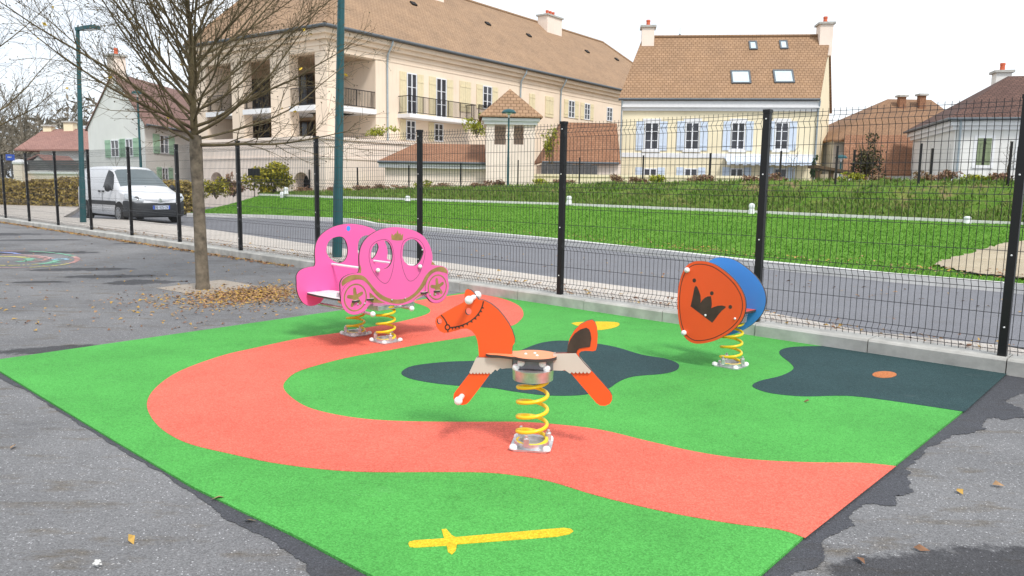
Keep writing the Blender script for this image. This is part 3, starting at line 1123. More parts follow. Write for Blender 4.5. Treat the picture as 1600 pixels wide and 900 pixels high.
# the far panel is the same outline, level with the near one
pr = MB().prism(body, [win_l, win_r], cr3, -.008, .008, 0, 1).build('side_panel', [M['pink'], M['edge']], car, bevel=.001)
band = (smooth(zc([(428, 476), (422, 455), (440, 430), (480, 411), (530, 411), (560, 424), (592, 460), (632, 506), (682, 540), (740, 554), (800, 547), (850, 515), (888, 466), (920, 408), (960, 374), (1008, 362), (1036, 378), (1043, 404)]), 3, False) +
        smooth(zc([(1030, 398), (985, 391), (947, 414), (922, 450), (904, 480), (870, 521), (830, 553), (790, 573), (750, 579), (700, 571), (645, 546), (604, 503), (580, 468), (545, 440), (500, 438), (455, 455)]), 3, False))
gb = MB().prism(band, [], cf3, .0082, .0092)
gb.prism(zc([(586, 512), (600, 522), (640, 556), (680, 575), (600, 573), (588, 560)]), [], cf3, .0082, .0090)
gb.prism(zc([(912, 500), (918, 525), (900, 524), (860, 546), (835, 565), (872, 530)]), [], cf3, .0082, .0090)
gb.prism(zc([(716, 205), (714, 188), (716, 168), (728, 180), (738, 165), (742, 172), (750, 148), (758, 172), (766, 165), (772, 180), (784, 168), (782, 188), (780, 207), (748, 209)]), [], cf3, .0082, .0090)
gb.prism(zc([(520, 396), (529, 372), (531, 350), (538, 372), (536, 400)]), [], cf3, .0082, .0090)
gb.prism(zc([(948, 350), (952, 330), (962, 340), (975, 353)]), [], cf3, .0082, .0090)
gb.build('gilt_inlay', M['gold'], pf)
for pts in ([(584, 285), (598, 238), (636, 210), (690, 205), (722, 248), (730, 330), (712, 420), (685, 459), (650, 446), (610, 395), (589, 340)], [(771, 268), (786, 214), (830, 193), (880, 208), (909, 255), (908, 312), (880, 400), (846, 440), (815, 443), (790, 400), (773, 330)]):
    strip(CF, smooth(zc(pts), 3), .003, .0081, .0086, True).build('door_line', M['brown'], pf)
for wc, rx, ry in (((502, 542), 83, 102), ((982, 482), 67, 95)):
    cpt = np.array(zc([wc])[0])
    ex_ = np.array(zc([(wc[0] + rx, wc[1])])[0])[0] - cpt[0]
    ez_ = cpt[1] - np.array(zc([(wc[0], wc[1] + ry)])[0])[1]
    rr = (ex_ + ez_) / 2
    wl = MB().prism(ell(*cpt, rr * .985, rr * .985, 40), [], cf3, .0094, .0125, 0, 1).build('wheel', [M['pink'], M['edge']], pf)
    g2 = MB()
    g2.prism(ell(*cpt, rr * .8, rr * .8, 40), [ell(*cpt, rr * .72, rr * .72, 40)], cf3, .0127, .0135)
    star = []
    for k in range(5):
        q = PI / 2 + k * 2 * PI / 5 + .12
        for dq, f in ((-.2, .5), (-.1, .58), (.1, .58), (.2, .5), (.63, .2)):
            star.append((cpt[0] + rr * f * math.cos(q + dq), cpt[1] + rr * f * math.sin(q + dq)))
    g2.prism(star, [], cf3, .0127, .0135)
    g2.build('star_inlay', M['gold'], wl)
b = MB()
for q in ((516, 582), (557, 577), (715, 557), (793, 548), (938, 526), (971, 524), (893, 263)):
    a_, z_ = zc([q])[0]
    b.lathe([(.008, 0), (.008, .004), (.004, .007)], CF.at(a_, z_, .0135), 10, CF.n)
build_each(b, 'panel_bolt', M['steel'], pf, smooth_deg=50)
# small blue sticker on the far panel
st_c = CR.on(543.5, 357)
MB().prism(ell(*st_c, .021, .024, 20), [], cr3, .0082, .0088).build('sticker', M['blue'], pr)
for q in ((628, 382), (875, 360)):
    a_, z_ = zc([q])[0]
    bar_with_balls('grab_bar', car, CF.at(a_, z_, .026), CR.at(a_, z_, -.026), .010, .0185)
CM = Plane(mid, cu)
m = MB()
for px, py, w in ((505, 459, .13),):
    bs_ = [q[0] for q in body]
    cz = (min(bs_) + max(bs_)) / 2
    a_, z_ = CR.on(477, 457)
    a_ += .13
for sgn in (1, -1):
    ac = cz + sgn * abs(a_ - cz)
    m.prism(smooth([(ac - .13, -SEP / 2 + .02), (ac - .13, SEP / 2 - .02), (ac, SEP / 2 - .012), (ac + .12, SEP / 2 - .02), (ac + .12, -SEP / 2 + .02), (ac, -SEP / 2 + .012)], 3), [], lambda p, q, d: CM.at(p, z_ + d, q), -.016, 0, 0, 1)
build_each(m, 'seat', [M['speck'], M['edge']], car)
# under-frame with the footrest tubes
m = MB()
zb_ = .325
m.frame(CM.at(cz - .2, zb_ - .02, SEPS / 2 + .08), cu * .4, cn * -(SEPS + .16) * (1 if CM.n.dot(cn) > 0 else -1), Vector((0, 0, .04)))
for sgn in (-1, 1):
    m.box(CM.at(cz + sgn * .2, zb_ + .03), (.05, .4, .03), math.atan2(cn.y, cn.x) + PI / 2)
m.build('under_frame', M['steel'], car, bevel=.003)
for (bx_, by_), s_ in (((605, 640), -1), ((833, 607), 1)):
    pl = Plane(CF.at(0, 0, .10), cu)
    a_, z_ = pl.on(420 + bx_ / 3.75, 320 + by_ / 3.75)
    a_ += (Vector((pl.o.x, pl.o.y, 0)) - CF.o).dot(cu)
    m = MB()
    tb = [CM.at(a_, z_, -SEP / 2 - .1), CM.at(a_, z_, SEP / 2 + .1)]
    m.tube(tb, .0125, 10)
    m.tube(smooth([CM.at(a_, z_, .1), CM.at(a_ - .05 * s_, z_ + .005, .1), CM.at(a_ - .1 * s_ * -1, z_ + .08, .1), CM.at(a_ + .11 * s_, zb_ + .14, .1)], 4, False), .0125, 10)
    fo = m.build('footrest', M['steel'], car, smooth_deg=40)
    b = MB()
    for t in tb:
        b.ball(t, .023, 14)
    build_each(b, 'end_ball', M['white_pl'], fo, smooth_deg=50)
rot_c = math.atan2(cu.y, cu.x)
for s_, ph in ((s1, 2.8), (s2, 2.5)):
    spring(car, s_, .04, .325, turns=4.6, ph=ph)
    base_plate(car, s_, rot_c, .016)

# ---------------------------------------------------------------- shield seat
sb = G(1141, 574)
shn = NK.copy()
shu = Vector((NK.y, -NK.x, 0))
if shu.x < 0:
    shu = -shu
SHS = .36
PF_ = Plane(sb - shn * SHS * .56, shu)
PB_ = Plane(sb + shn * SHS * .44, shu)
shield = thing('spring_shield', 'orange and blue shield shaped spring rocker with dark crown on its front', 'spring rocker', (sb.x, sb.y, .012))
zsh = lambda pl, pts: [pl.on(1060 + x / 5, 400 + y / 5) for x, y in pts]
fo_ = [(170, 39), (120, 45), (72, 73), (36, 128), (11, 210), (-1, 300), (-3, 390), (4, 480), (20, 560), (50, 628), (92, 667), (140, 683), (205, 680), (285, 661), (370, 620), (440, 570), (500, 500), (526, 425), (527, 355), (509, 290), (470, 222), (420, 165), (350, 106), (285, 65), (225, 45)]
m = MB().prism(smooth(zsh(PF_, fo_), 3), [], lambda a, b, d: PF_.at(a, b, d), -.009, .009, 0, 1)
sf = m.build('front_panel', [M['orange'], M['edge']], shield, bevel=.0012)
cpt = np.mean(np.array(zsh(PF_, fo_)), axis=0)
line = [tuple(cpt + (np.array(q) - cpt) * .925) for q in smooth(zsh(PF_, fo_), 3)]
m = strip(PF_, line, .0055, .0091, .0097, True)
pf3 = lambda a, b, d: PF_.at(a, b, d)
m.prism(zsh(PF_, [(100, 392), (112, 340), (122, 290), (130, 248), (140, 230), (152, 240), (165, 270), (177, 305), (180, 340), (178, 366), (190, 345), (212, 325), (235, 314), (258, 313), (264, 345), (266, 378), (262, 408), (275, 400), (310, 388), (345, 385), (372, 392), (374, 402), (345, 425), (315, 460), (290, 495), (269, 520)]), [], pf3, .0091, .0098)
for q in ((129, 190), (266, 290), (410, 397)):
    m.prism(zsh(PF_, ell(*q, 14, 16, 18)), [], pf3, .0091, .0098)
m.build('crown_inlay', M['brown'], sf)
b = MB()
for q in ((76, 109), (51, 598)):
    a_, z_ = zsh(PF_, [q])[0]
    b.lathe([(.02, 0), (.021, .012), (.017, .022), (.008, .028)], PF_.at(a_, z_, .009), 14, PF_.n)
for q in ((216, 462), (447, 488)):
    a_, z_ = zsh(PF_, [q])[0]
    b.lathe([(.009, 0), (.008, .005), (.004, .008)], PF_.at(a_, z_, .0098), 10, PF_.n)
build_each(b, 'bolt_cap', M['white_pl'], sf, smooth_deg=50)
# far panel: same outline as the near one, shifted to where the photo shows its right edge
fr = np.array(smooth(zsh(PF_, fo_), 3))
dxz = np.array(PB_.on(1060 + 685 / 5, 400 + 335 / 5)) - np.array(PF_.on(1060 + 528 / 5, 400 + 380 / 5))
bk = [tuple(q + dxz) for q in fr]
m = MB().prism(bk, [], lambda a, b, d: PB_.at(a, b, d), -.009, .009, 0, 1)
m.build('back_panel', [M['blue'], M['edge']], shield, bevel=.0012)
pm_ = Plane(sb, shu)
q0 = PB_.on(1186, 484)
m = MB().prism([(q0[0] - .27, .0), (q0[0] - .02, .0), (q0[0] - .02, SHS - .02), (q0[0] - .27, SHS - .02)], [], lambda p, q, d: PB_.at(p, q0[1] + d, q + .01), -.016, 0, 0, 1)
m.build('seat', [M['redseat'], M['edge']], shield)
for q in ((76, 109), (51, 598)):
    a_, z_ = zsh(PF_, [q])[0]
    m = MB()
    m.tube([PF_.at(a_, z_, 0), PF_.at(a_, z_, -SHS)], .012, 10)
    m.build('cross_bar', M['white_pl'], shield, smooth_deg=40)
m = MB()
ztop = PB_.on(1150, 500)[1]
zcup = q0[1] - .085
m.lathe([(.1, 0), (.104, .045), (.09, .045)], Vector((sb.x, sb.y, zcup)), 28)
m.frame(pm_.at(-.08, zcup + .045, .08), shu * .16, pm_.n * -.16, Vector((0, 0, .022)))
m.build('spring_cup', M['steel'], shield, smooth_deg=40)
spring(shield, sb, .036, zcup + .012, ph=3.0, turns=5.2)
base_plate(shield, sb, math.atan2(shu.y, shu.x), .012)

# ================================================================== BUILDINGS
GZ = -.75


def window(parent, pl, a0, a1, z0, z1, cols=2, rows=3, d=0.0, glass='glass', frame='frame', name='window', bar=.05):
    """frame standing proud of the wall, panes set back inside it"""
    m = MB()
    w, h = a1 - a0, z1 - z0
    f = min(.07, w * .12)
    m.bx(pl, a0, a0 + f, z0, z1, d - .02, d + .05)
    m.bx(pl, a1 - f, a1, z0, z1, d - .02, d + .05)
    m.bx(pl, a0 + f, a1 - f, z0, z0 + f, d - .02, d + .05)
    m.bx(pl, a0 + f, a1 - f, z1 - f, z1, d - .02, d + .05)
    for k in range(1, cols):
        x = a0 + w * k / cols
        m.bx(pl, x - bar * .8, x + bar * .8, z0 + f, z1 - f, d - .015, d + .044)
    for k in range(1, rows):
        z = z0 + h * k / rows
        for c in range(cols):
            x0 = a0 + f if c == 0 else a0 + w * c / cols + bar * .8
            x1 = a1 - f if c == cols - 1 else a0 + w * (c + 1) / cols - bar * .8
            m.bx(pl, x0, x1, z - bar * .35, z + bar * .35, d - .012, d + .036)
    o = m.build(name, M[frame], parent)
    MB().bx(pl, a0 + f * .5, a1 - f * .5, z0 + f * .5, z1 - f * .5, d - .01, d + .012).build('pane', M[glass], o)
    return o


def shutter(parent, pl, a0, a1, z0, z1, mat, d=0.0):
    m = MB()
    m.bx(pl, a0, a1, z0, z1, d + .01, d + .05)
    for z in (z0 + (z1 - z0) * .15, z0 + (z1 - z0) * .8):
        m.bx(pl, a0 + .02, a1 - .02, z, z + .08, d + .05, d + .07)
    n = max(2, int((a1 - a0) / .16))
    for k in range(1, n):
        x = a0 + (a1 - a0) * k / n
        m.bx(pl, x - .008, x + .008, z0 + .01, z1 - .01, d + .05, d + .058)
    return m.build('shutter', M[mat], parent)


def railing(parent, pl, a0, a1, z0, h, d, step=.11, ret=None):
    m = MB()
    ends = [(a0, a1)]
    for z in (z0 + .08, z0 + h):
        m.bx(pl, a0, a1, z - .02, z + .02, d - .02, d + .02)
    k = int((a1 - a0) / step)
    for i in range(k + 1):
        a = a0 + (a1 - a0) * i / k
        r = .022 if i % 10 == 0 else .009
        m.bx(pl, a - r, a + r, z0 + .101, z0 + h - .021, d - r, d + r)
    if ret:
        for a in (a0, a1):
            for z in (z0 + .08, z0 + h):
                m.bx(pl, a - .02, a + .02, z - .02, z + .02, ret, d - .021)
            kk = int((d - ret) / step)
            for i in range(1, kk):
                dd = ret + (d - ret) * i / kk
                m.bx(pl, a - .009, a + .009, z0 + .101, z0 + h - .021, dd - .009, dd + .009)
    return m.build('railing', M['post'], parent)


def chimney(parent, c, w, d, z0, z1, ux, mat='whitew', pots=2, capm='kerb'):
    rz = math.atan2(ux.y, ux.x)
    m = MB()
    m.box((c.x, c.y, (z0 + z1) / 2), (w, d, z1 - z0), rz)
    o = m.build('chimney', M[mat], parent)
    m = MB()
    m.box((c.x, c.y, z1 + .07), (w + .22, d + .22, .13), rz)
    m.build('chimney_cap', M[capm], o)
    for k in range(pots):
        p = c + ux * ((k - (pots - 1) / 2) * min(.45, w / max(1, pots)))
        MB().lathe([(.13, 0), (.12, .3), (.14, .32), (.13, .42)], (p.x, p.y, z1 + .135), 12).build('chimney_pot', M['pot'], o, smooth_deg=40)
    return o


def slab_roof(faces, th=.14):
    """roof planes as slabs with a little thickness"""
    m = MB()
    for f in faces:
        f = [Vector(p) for p in f]
        n = (f[1] - f[0]).cross(f[2] - f[0]).normalized()
        if n.z < 0:
            f = f[::-1]
        k = len(f)
        m.add(f + [p - Vector((0, 0, th)) for p in f], [tuple(range(k)), tuple(range(2 * k - 1, k - 1, -1))] + [(i, k + i, k + (i + 1) % k, (i + 1) % k) for i in range(k)])
    return m


def V3(p, z):
    return Vector((p[0], p[1], z))


# ---------------------------------------------------------------- large residence with the corner loggias
cor = W(507, 36, 40.5)
zE = cor.z
uw = Vector((math.sin(math.radians(37)), math.cos(math.radians(37)), 0))
ul = Vector((-math.sin(math.radians(54.5)), math.cos(math.radians(54.5)), 0))
OV = .55
PW = Plane(cor, uw)
PW.n = Vector((uw.y, -uw.x, 0))
PL = Plane(cor, ul)
PL.n = Vector((-ul.y, ul.x, 0)) if Vector((-ul.y, ul.x, 0)).dot(cor) < 0 else Vector((ul.y, -ul.x, 0))
res = thing('apartment_building', 'long peach rendered residence with corner loggias and huge tan tiled hip roof', 'building', (cor.x, cor.y, GZ))
# wall faces lie OV behind the eaves
oc = cor - PW.n * OV - PL.n * OV
WW = Plane(oc, uw); WW.n = PW.n
WL = Plane(oc, ul); WL.n = PL.n
LW, LL = 46.0, PL.on(288, 71)[0]
fa = lambda px, py: WW.on(px, py)
fl = lambda px, py: WL.on(px, py)
zf = fa(587, 93)[1]
s_pil = fa(533, 150)[0]
s_lg = fa(587, 150)[0]
z_sl = fa(560, 168)[1]
z_pod = 2.6
m = MB()
# wing wall behind the loggia corner
RD = 3.0
m.bx(WW, s_lg, LW, GZ, zE - .25, -7, 0)
m.bx(WW, .02, s_lg - .02, zf, zE - .26, -.5, 0)
# left front: fascia, pillars
l_ed = [fl(x, 150)[0] for x in (493, 453, 423, 380, 362, 322, 300)]
m.bx(WL, .52, LL, zf, zE - .26, -.5, 0)
m.frame(V3(oc, GZ), uw * s_pil, ul * l_ed[0], Vector((0, 0, zf - .01 - GZ)))
m.bx(WL, l_ed[1], l_ed[2], GZ, zf - .01, -.6, 0)
m.bx(WL, l_ed[3], l_ed[4], GZ, zf - .01, -.6, 0)
m.bx(WL, l_ed[5], LL, GZ, zf - .01, -6, -.01)
m.build('wall', M['cream'], res)
# inner walls of the loggia
m = MB()
inn = V3(oc, 0) - WW.n * RD - WL.n * RD
IW = Plane(inn, uw); IW.n = WW.n
IL = Plane(inn, ul); IL.n = WL.n
tw = (WW.at(s_lg, 0) - inn).dot(uw)
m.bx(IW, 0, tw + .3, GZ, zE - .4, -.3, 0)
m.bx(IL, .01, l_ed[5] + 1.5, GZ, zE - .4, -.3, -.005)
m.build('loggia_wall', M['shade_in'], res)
m = MB()
for z0, z1 in ((z_sl - .28, z_sl),):
    # slab strips along both fronts, 6 cm proud of the pillars
    m.bx(WW, s_pil + .01, s_lg - .01, z0, z1, -RD, .08)
    m.bx(WL, l_ed[0] + .01, l_ed[1] - .01, z0, z1, -RD, .08)
    m.bx(WL, l_ed[2] + .01, l_ed[3] - .01, z0, z1, -RD, .08)
    m.bx(WL, l_ed[4] + .01, l_ed[5] - .01, z0, z1, -RD, .08)
m.build('balcony_slab', M['trim'], res)
m = MB()
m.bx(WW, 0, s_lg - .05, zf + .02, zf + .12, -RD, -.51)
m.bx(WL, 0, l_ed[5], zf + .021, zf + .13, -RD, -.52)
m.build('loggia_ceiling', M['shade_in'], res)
railing(res, WW, s_pil, s_lg, z_sl, .95, -.06)
for i in (0, 2, 4):
    railing(res, WL, l_ed[i], l_ed[i + 1], z_sl, .95, -.06)
for (x0, x1, y0, y1) in ((552, 569, 109, 168), (553, 568, 184, 207)):
    a0_, z0_ = IW.on(x0, y1)
    a1_, z1_ = IW.on(x1, y0)
    window(res, IW, a0_, a1_, max(z0_, z_sl + .02) if y1 < 170 else z0_, z1_, 2, 3, .01)
for (x0, x1, y0, y1) in ((449, 491, 122, 166), (378, 421, 120, 168)):
    a1_, z0_ = IL.on(x0, y1)
    a0_, z1_ = IL.on(x1, y0)
    window(res, IL, a0_, a1_, z_sl + .05, z_sl + 2.3, 4, 2, .01, frame='timber')
    window(res, IL, a0_, a1_, z_sl - 2.6, z_sl - .45, 4, 2, .01, frame='timber')
# cornice bands
m = MB()
zc1, zc2 = fa(587, 62)[1], fa(587, 80)[1]
for pl, L in ((WW, LW), (WL, LL)):
    e = 0 if pl is WW else .002
    for z0, z1, dd in ((zE - .38, zE - .13, .42), (zE - .62, zE - .381, .2), (zf + .30, zf + .40, .05), (zf + .02, zf + .10, .03)):
        m.bx(pl, -dd if pl is WW else -dd * .98, L, z0 + e, z1 + e, 0.002, dd)
m.build('cornice', M['cream'], res)
# roof with hips, eaves at zE
HB = 6.6
RIS = 5.6
e0 = V3(cor, zE)
eL = e0 + ul * LL
eW = e0 + uw * LW
iw = -PW.n
il = -PL.n
# main ridge over the wing
# crossing point of the two ridges, HB in from each eave
den = uw.x * ul.y - uw.y * ul.x
def inner(d1, d2):
    a = e0 + iw * d1
    b = e0 + il * d2
    t = ((b - a).x * ul.y - (b - a).y * ul.x) / den
    return a + uw * t
r0 = inner(HB, HB); r0.z = zE + RIS
best = min((abs(proj(r0 + uw * (t * .1))[0] - 941), t * .1) for t in range(100, 500))
r1 = r0 + uw * best[1]; r1.z = zE + RIS
LW = best[1] + 12.5
eW = e0 + uw * LW
rl = r0 + ul * (LL - HB); rl.z = zE + RIS
back = iw * (2 * HB)
eWb = eW + back
e0b = inner(2 * HB, 2 * HB); e0b.z = zE
eLb = eL + il * (2 * HB)
rf = slab_roof([[e0, eW, r1, r0], [e0, r0, rl, eL], [eW, eWb, r1], [eWb, e0b, r0, r1], [e0b, eLb, rl, r0], [eL, rl, eLb]])
roof = rf.build('roof', M['roof_tan'], res)
m = MB()
for a_, b_ in ((r0, r1), (r0, rl), (e0, r0), (eL, rl), (eW, r1)):
    m.tube([a_ + Vector((0, 0, .02)), b_ + Vector((0, 0, .02))], .11, 8)
build_each(m, 'ridge_tiles', M['roof_tan'], res, smooth_deg=60)
m = MB()
m.tube([e0 + Vector((0, 0, -.06)) + PW.n * .06 + PL.n * .06, eW + Vector((0, 0, -.06)) + PW.n * .06], .085, 8)
m.tube([e0 + Vector((0, 0, -.06)) + PW.n * .06 + PL.n * .06, eL + Vector((0, 0, -.06)) + PL.n * .06], .085, 8)
m.build('gutter', M['gutter'], res, smooth_deg=50)
for xt, yt, xb in ((614, 62, 604), (823, 104, 812), (885, 119, 875)):
    a_, z_ = WW.on(xb, 150)
    t_ = PW.on(xt, yt)[0]
    m = MB()
    m.tube([PW.at(t_, zE - .1, .02), PW.at(t_ - .05, zE - .35, 0), WW.at(a_, zf + .35, .12), WW.at(a_, zf - .3, .08), WW.at(a_, 1.5, .08)], .055, 8)
    m.build('downpipe', M['zinc'], res, smooth_deg=60)
# windows of the wing
wz = [(635, 651, 113, 181, 1), (681, 697, 121, 185, 1), (754, 768, 133, 172, 1), (888, 897, 156, 185, 1), (913, 921, 161, 188, 1), (948, 956, 167, 190, 0)]
for x0, x1, y0, y1, sh in wz:
    a0_, z1_ = WW.on(x0, y0)
    a1_, z0_ = WW.on(x1, y1)
    window(res, WW, a0_, a1_, z0_, z1_, 2, 3)
    if sh:
        w = (a1_ - a0_) * .62
        shutter(res, WW, a0_ - w - .03, a0_ - .03, z0_, z1_, 'shut_cream')
        shutter(res, WW, a1_ + .03, a1_ + w + .03, z0_, z1_, 'shut_cream')
for x0, x1, y0, y1 in ((718, 735, 126, 176), (827, 835, 146, 180), (852, 864, 150, 184)):
    a0_, z1_ = WW.on(x0, y0)
    a1_, z0_ = WW.on(x1, y1)
    am = (a0_ + a1_) / 2
    shutter(res, WW, a0_, am - .01, z0_, z1_, 'shut_cream')
    shutter(res, WW, am + .01, a1_, z0_, z1_, 'shut_cream')
for x0, x1, y0, y1 in ((634, 649, 187, 220), (678, 692, 192, 222)):
    a0_, z1_ = WW.on(x0, y0)
    a1_, z0_ = WW.on(x1, y1)
    window(res, WW, a0_, a1_, z0_, z1_, 2, 3)
    w = (a1_ - a0_) * .55
    shutter(res, WW, a0_ - w - .03, a0_ - .03, z0_, z1_, 'shut_cream')
ab0, zb0 = WW.on(621, 178)
ab1 = WW.on(727, 185)[0]
m = MB().bx(WW, ab0, ab1, zb0 - .22, zb0, 0, 1.0)
m.build('balcony', M['trim'], res)
railing(res, WW, ab0 + .05, ab1 - .05, zb0, 1.0, .95, ret=.03)
a_, z_ = WW.on(746, 188)
railing(res, WW, a_, a_ + 2.6, z_, 1.0, .12)
# dormer vents and chimneys on the roof
PR = lambda s, t, d=0: e0 + uw * (s + t * 6) + iw * (HB * t) * 1.0 + Vector((0, 0, RIS * t + d))


def on_roof(px, py):
    """intersect a photo ray with the wing's roof plane"""
    n = (eW - e0).cross(r1 - e0).normalized()
    r = ray(px, py)
    o = Vector((0, 0, HC))
    t = (e0 - o).dot(n) / r.dot(n)
    return o + r * t, (n if n.z > 0 else -n)


for px, py in ((648, 9), (764, 40), (828, 58), (919, 83), (965, 95)):
    p, n = on_roof(px, py)
    m = MB()
    m.frame(p - uw * .22, uw * .44, (n.cross(uw)) * .34, n * .1)
    m.build('roof_vent', M['dark'], res)
p, n = on_roof(868, 55)
chimney(res, p - PW.n * .6, 2.2, 1.0, p.z - 1.2, W(868, 27, p.y).z, uw, 'podium', 3)
p, n = on_roof(683, 2)
chimney(res, p - PW.n * .6, 1.6, 1.0, p.z - 1.2, p.z + 2.0, uw, 'podium', 2)

# ---------------------------------------------------------------- terrace podium with arches
pc = W(507, 212, 36)
PWp = Plane(pc, uw); PWp.n = PW.n
PLp = Plane(pc, ul); PLp.n = PL.n
zP = pc.z
pod = thing('terrace_wall', 'pale banded terrace podium with dark arched openings below the residence', 'wall', (pc.x, pc.y, GZ))
LPW, LPL = 13, PLp.on(300, 280)[0]
m = MB()
# left front with two arches cut through it
arcs = []
for xc, hw, yt, yb in ((339, 10, 269, 290), (471, 12, 269, 292)):
    a0_ = PLp.on(xc + hw, yb)[0]
    a1_ = PLp.on(xc - hw, yb)[0]
    zt_ = PLp.on(xc, yt)[1]
    zb_2 = PLp.on(xc, yb)[1] - .25
    r_ = (a1_ - a0_) / 2
    arcs.append([(a0_, zb_2), (a1_, zb_2)] + [((a0_ + a1_) / 2 + r_ * math.cos(PI * k / 14), (zt_ - r_ * .9) + r_ * .9 * math.sin(PI * k / 14)) for k in range(15)])
m.prism([(0, GZ), (LPL, GZ), (LPL, zP - .12), (0, zP - .12)], arcs, lambda a, b, d: PLp.at(a, b, d), -.6, 0)
m.bx(PWp, .01, LPW, GZ, zP - .121, -.55, 0)
m.build('wall', M['podium'], pod)
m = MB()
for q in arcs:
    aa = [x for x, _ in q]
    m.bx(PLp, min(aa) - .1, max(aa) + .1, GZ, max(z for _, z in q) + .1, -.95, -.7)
build_each(m, 'arch_recess', M['dark'], pod)  # near-black panels behind the arches stand in for the shade within
m = MB()
for pl, L, e in ((PWp, LPW, 0), (PLp, LPL, .002)):
    for z0, z1, dd in ((zP - .14, zP, .08), (PLp.on(480, 228)[1] - .05, PLp.on(480, 228)[1] + .05, .03), (PLp.on(480, 246)[1] - .05, PLp.on(480, 246)[1] + .05, .04)):
        m.bx(pl, -dd * (1 if e == 0 else .96), L, z0 + e, z1 + e, .003, dd)
m.build('cornice', M['podium'], pod)
m = MB()
m.frame(V3(pc, zP - .2) - PWp.n * .5 - PLp.n * .5, uw * LPW, ul * LPL, Vector((0, 0, .06)))
m.build('terrace', M['pave'], pod)

# ---------------------------------------------------------------- lean-to with tiled roof, in front of the podium
XU = Vector((1, 0.06, 0)).normalized()
la = W(596, 252, 35.5)
PT = Plane(la, XU)
if PT.n.y > 0:
    PT.n = -PT.n
s1_, ze_ = PT.on(760, 254)
s0_, ze0 = PT.on(590, 252)
lean = thing('tiled_outbuilding', 'low outbuilding with red brown lean-to tile roof left of the tower', 'outbuilding', (la.x, la.y, GZ))
zr = W(690, 224.5, 38).z
m = MB()
m.bx(PT, s0_ + .3, s1_ - .02, GZ, ze_ - .25, -2.2, -.3)
m.build('wall', M['podium'], lean)
rq = slab_roof([[PT.at(s0_, ze_, 0), PT.at(s1_ - .03, ze_, 0), PT.at(s1_ - .03, zr, -2.4), PT.at(s0_ + 1.6, zr, -2.4)], [PT.at(s0_, ze_, 0), PT.at(s0_ + 1.6, zr, -2.4), PT.at(s0_, ze_, -2.4)]], .08)
rq.build('roof', M['roof_brick'], lean)
m = MB()
m.bx(PT, s0_ + .04, s1_ - .03, ze_ - .3, ze_ - .09, -.28, -.03)
m.build('fascia', M['trim'], lean)
m = MB()
m.tube([PT.at(s0_, ze_ - .05, .06), PT.at(s1_ - .03, ze_ - .05, .06)], .06, 8)
m.build('gutter', M['gutter'], lean, smooth_deg=60)

# ---------------------------------------------------------------- tower pavilion
ta = W(760, 200, 35.2)
TT = Plane(ta, XU)
if TT.n.y > 0:
    TT.n = -TT.n
t1_ = TT.on(836, 200)[0]
zt = TT.on(800, 186)[1]
tow = thing('tower_pavilion', 'small square pale tower with open belfry windows and pyramid tile roof', 'tower', (ta.x, ta.y, GZ))
wT = t1_
op = []
for x0, x1 in ((773, 790), (803, 818)):
    o0, z1_ = TT.on(x0, 193)
    o1, z0_ = TT.on(x1, 226)
    op.append([(o0, z0_), (o1, z0_), (o1, z1_), (o0, z1_)])
m = MB()
m.prism([(0, GZ), (wT, GZ), (wT, zt), (0, zt)], op, lambda a, b, d: TT.at(a, b, d), -.22, 0)
zz0, zz1 = op[0][0][1], op[0][2][1]
# side walls with openings, back wall
for a0_ in (0, wT - .22):
    m.bx(TT, a0_, a0_ + .22, GZ, zz0, -wT + .22, -.221)
    m.bx(TT, a0_, a0_ + .22, zz1, zt, -wT + .22, -.221)
    for d0, d1 in ((-.5, -.221), (-wT / 2 - .15, -wT / 2 + .15), (-wT + .22, -wT + .5)):
        m.bx(TT, a0_ + .001, a0_ + .219, zz0, zz1, d0, d1)
m.bx(TT, 0, wT, GZ, zt, -wT, -wT + .219)
m.build('wall', M['podium'], tow)
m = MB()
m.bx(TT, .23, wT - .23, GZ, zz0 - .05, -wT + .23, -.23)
m.build('floor', M['shade_in'], tow)
ov = .32
ap = TT.at(wT / 2, W(803, 138, ta.y + 1).z, -wT / 2)
c4 = [TT.at(-ov, zt + .12, ov), TT.at(wT + ov, zt + .12, ov), TT.at(wT + ov, zt + .12, -wT - ov), TT.at(-ov, zt + .12, -wT - ov)]
rr_ = slab_roof([[c4[k], c4[(k + 1) % 4], ap] for k in range(4)], .06)
rr_.build('roof', M['roof_or'], tow)
m = MB()
m.bx(TT, -.2, wT + .2, zt - .1, zt + .03, -wT - .2, .2)
m.bx(TT, -.1, wT + .1, zt - .25, zt - .101, -wT - .1, .1)
m.build('cornice', M['trim'], tow)

# ---------------------------------------------------------------- steep tiled roof building between tower and house
ga = W(847, 253, 43)
GT = Plane(ga, XU)
if GT.n.y > 0:
    GT.n = -GT.n
g1 = GT.on(967, 253)[0]
zgt = W(900, 191, 44.4).z
gz0 = GT.on(900, 252.5)[1]
gar = thing('steep_roof_building', 'outbuilding with tall steep brick brown roof between tower and cream house', 'outbuilding', (ga.x, ga.y, GZ))
m = MB()
m.bx(GT, .25, g1 + .2, GZ, gz0 - .1, -6, -.25)
m.build('wall', M['podium'], gar)
sh_ = GT.on(886, 191)[0]
slab_roof([[GT.at(0, gz0, 0), GT.at(g1 + .1, gz0, 0), GT.at(g1 + .1, zgt, -1.5), GT.at(sh_, zgt, -1.5)], [GT.at(0, gz0, 0), GT.at(sh_, zgt, -1.5), GT.at(sh_, zgt, -4.5), GT.at(0, gz0, -6)], [GT.at(sh_, zgt, -1.5), GT.at(g1 + .1, zgt, -1.5), GT.at(g1 + .1, zgt + .1, -4.5), GT.at(sh_, zgt + .1, -4.5)]], .1).build('roof', M['roof_brick'], gar)
m = MB()
